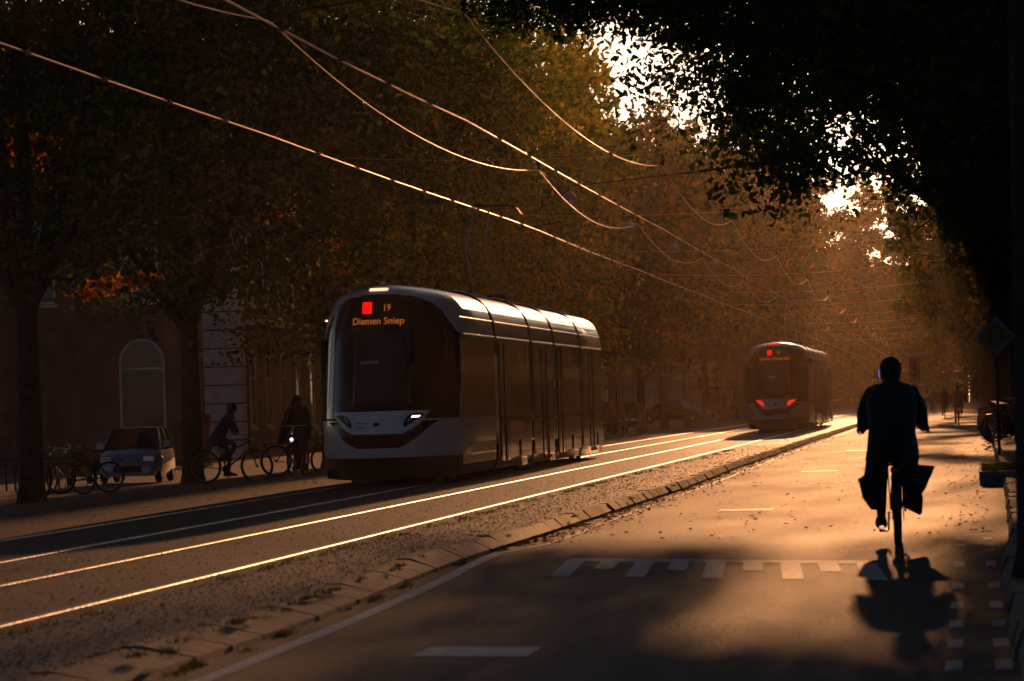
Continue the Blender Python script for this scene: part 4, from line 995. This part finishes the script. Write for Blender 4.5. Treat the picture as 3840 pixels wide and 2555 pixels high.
# ------------------------------------------------------------------ grass tufts and fallen leaves
def blades(name, pts, h_, m, r):
    n = len(pts); P = np.array(pts); a = r.random(n) * 6.283; hh = h_ * (.4 + r.random(n)); tilt = r.normal(size=(n, 2)) * .5
    V = np.empty((n, 3, 3)); w_ = .006
    V[:, 0] = P + np.stack([np.cos(a) * w_, np.sin(a) * w_, 0 * a], 1); V[:, 1] = P - np.stack([np.cos(a) * w_, np.sin(a) * w_, 0 * a], 1)
    V[:, 2] = P + np.stack([tilt[:, 0] * hh, tilt[:, 1] * hh, hh], 1)
    me = bpy.data.meshes.new(name); me.from_pydata(V.reshape(-1, 3).tolist(), [], [(3 * i, 3 * i + 1, 3 * i + 2) for i in range(n)]); o = link_mesh(name, me, m); tag(o, kind='stuff'); return o
pts = []
for k in range(170):                                        # tufts in the kerb joints and along the verge edge
    y = 20 + 90 * rng.random() ** 1.3; x = lerp(K_KERB, y) + (rng.choice([.03, -.2]) + rng.normal() * .02); z = 0 if x > lerp(K_KERB, y) else .1
    for j in range(int(10 + 30 * rng.random())): pts.append((x + rng.normal() * .025, y + rng.normal() * .1, z))
for k in range(150):
    y = 18 + 80 * rng.random() ** 1.2; x = lerp(K_RT, y) + 1.02 + rng.normal() * .04
    for j in range(14): pts.append((x + rng.normal() * .04, y + rng.normal() * .15, .1))
for k in range(9000): pts.append((.16 + 1.3 * rng.random(), 57.3 + 3.5 * rng.random(), .2 + (.05 * rng.random())))
o = blades('grass', pts, .032, leaf_mat('grass_green', (.04, .05, .012), (.07, .075, .02), (.1, .09, .02), .4), rng); tag(o, 'short grass tufts in the kerb joints and on the raised bed', 'grass')
P = []
for k in range(3300):
    t = rng.random(); y = 37.5 + 95 * rng.random() ** 1.4
    if t < .55: x = lerp(K_KERB, y) + abs(rng.normal()) * .22 + .02; z = .008
    elif t < .68: x = -4.3 + 4.5 * rng.random(); z = .008
    elif t < .8: x = -6 + rng.random() * 1.2; z = .108
    elif t < .88: x = .2 - abs(rng.normal()) * .3; z = .008
    else: x = -11.9 + rng.normal() * .5; z = .108
    P.append((x, y, z + .012 * rng.random()))
P = np.array(P); me = leaf_mesh(P, .06, rng, True, droop=0)
co = np.empty(len(me.vertices) * 3); me.vertices.foreach_get('co', co); co = co.reshape(-1, 6, 3); co[:, :, 2] = P[:, None, 2] + (co[:, :, 2] - P[:, None, 2]) * .3 + .006
me.vertices.foreach_set('co', co.reshape(-1)); o = link_mesh('fallen_leaves', me, leaf_mat('dry_leaf', (.07, .035, .012), (.12, .06, .02), (.18, .09, .03), .25)); tag(o, 'scattered dry fallen leaves along the kerbs and road', 'fallen leaves', kind='stuff')

Q = []
for k in range(26000):
    y = 15 + 90 * rng.random() ** 1.5; t = rng.random()
    x = lerp(K_RT, y) + 1.0 + (lerp(K_KERB, y) - .3 - lerp(K_RT, y) - 1.0) * rng.random() if t < .6 else (lerp(K_LT, y) - 2 + (lerp(K_RT, y) + 3 - lerp(K_LT, y)) * rng.random())
    Q.append((x, y, .104))
Q = np.array(Q); n_ = len(Q); a_ = rng.random((n_, 4)) * 6.283; s_ = .004 + .009 * rng.random(n_) ** 2
V = np.empty((n_, 4, 3))
for k in range(3):
    V[:, k] = Q + np.stack([np.cos(a_[:, 0] + k * 2.09) * s_, np.sin(a_[:, 0] + k * 2.09) * s_, 0 * s_], 1)
V[:, 3] = Q + np.stack([rng.normal(size=n_) * s_ * .4, rng.normal(size=n_) * s_ * .4, s_ * .9], 1)
me = bpy.data.meshes.new('gravel'); me.from_pydata(V.reshape(-1, 3).tolist(), [], [f for i in range(n_) for f in ((4 * i, 4 * i + 1, 4 * i + 3), (4 * i + 1, 4 * i + 2, 4 * i + 3), (4 * i + 2, 4 * i, 4 * i + 3))])
o = link_mesh('gravel', me, mat('gravel_stone', (.2, .17, .14), .6, noise=(3, .5))); tag(o, 'glinting grit and small stones on the verge and tram bed', 'gravel', kind='stuff')
# ------------------------------------------------------------------ haze
b = MB(); b.box(-90, 60, -6, 640, -1.6, 40); hz_o = b.build('haze', mat('haze')); tag(hz_o, 'thin sunlit haze filling the street', 'haze', kind='stuff')
hm = MATS['haze']; n = hm.node_tree.nodes; n.remove(n["Principled BSDF"]); pv = n.new("ShaderNodeVolumePrincipled")
pv.inputs["Density"].default_value = .000075; pv.inputs["Anisotropy"].default_value = .82; pv.inputs["Color"].default_value = (.92, .74, .54, 1)
hm.node_tree.links.new(pv.outputs[0], n["Material Output"].inputs["Volume"])
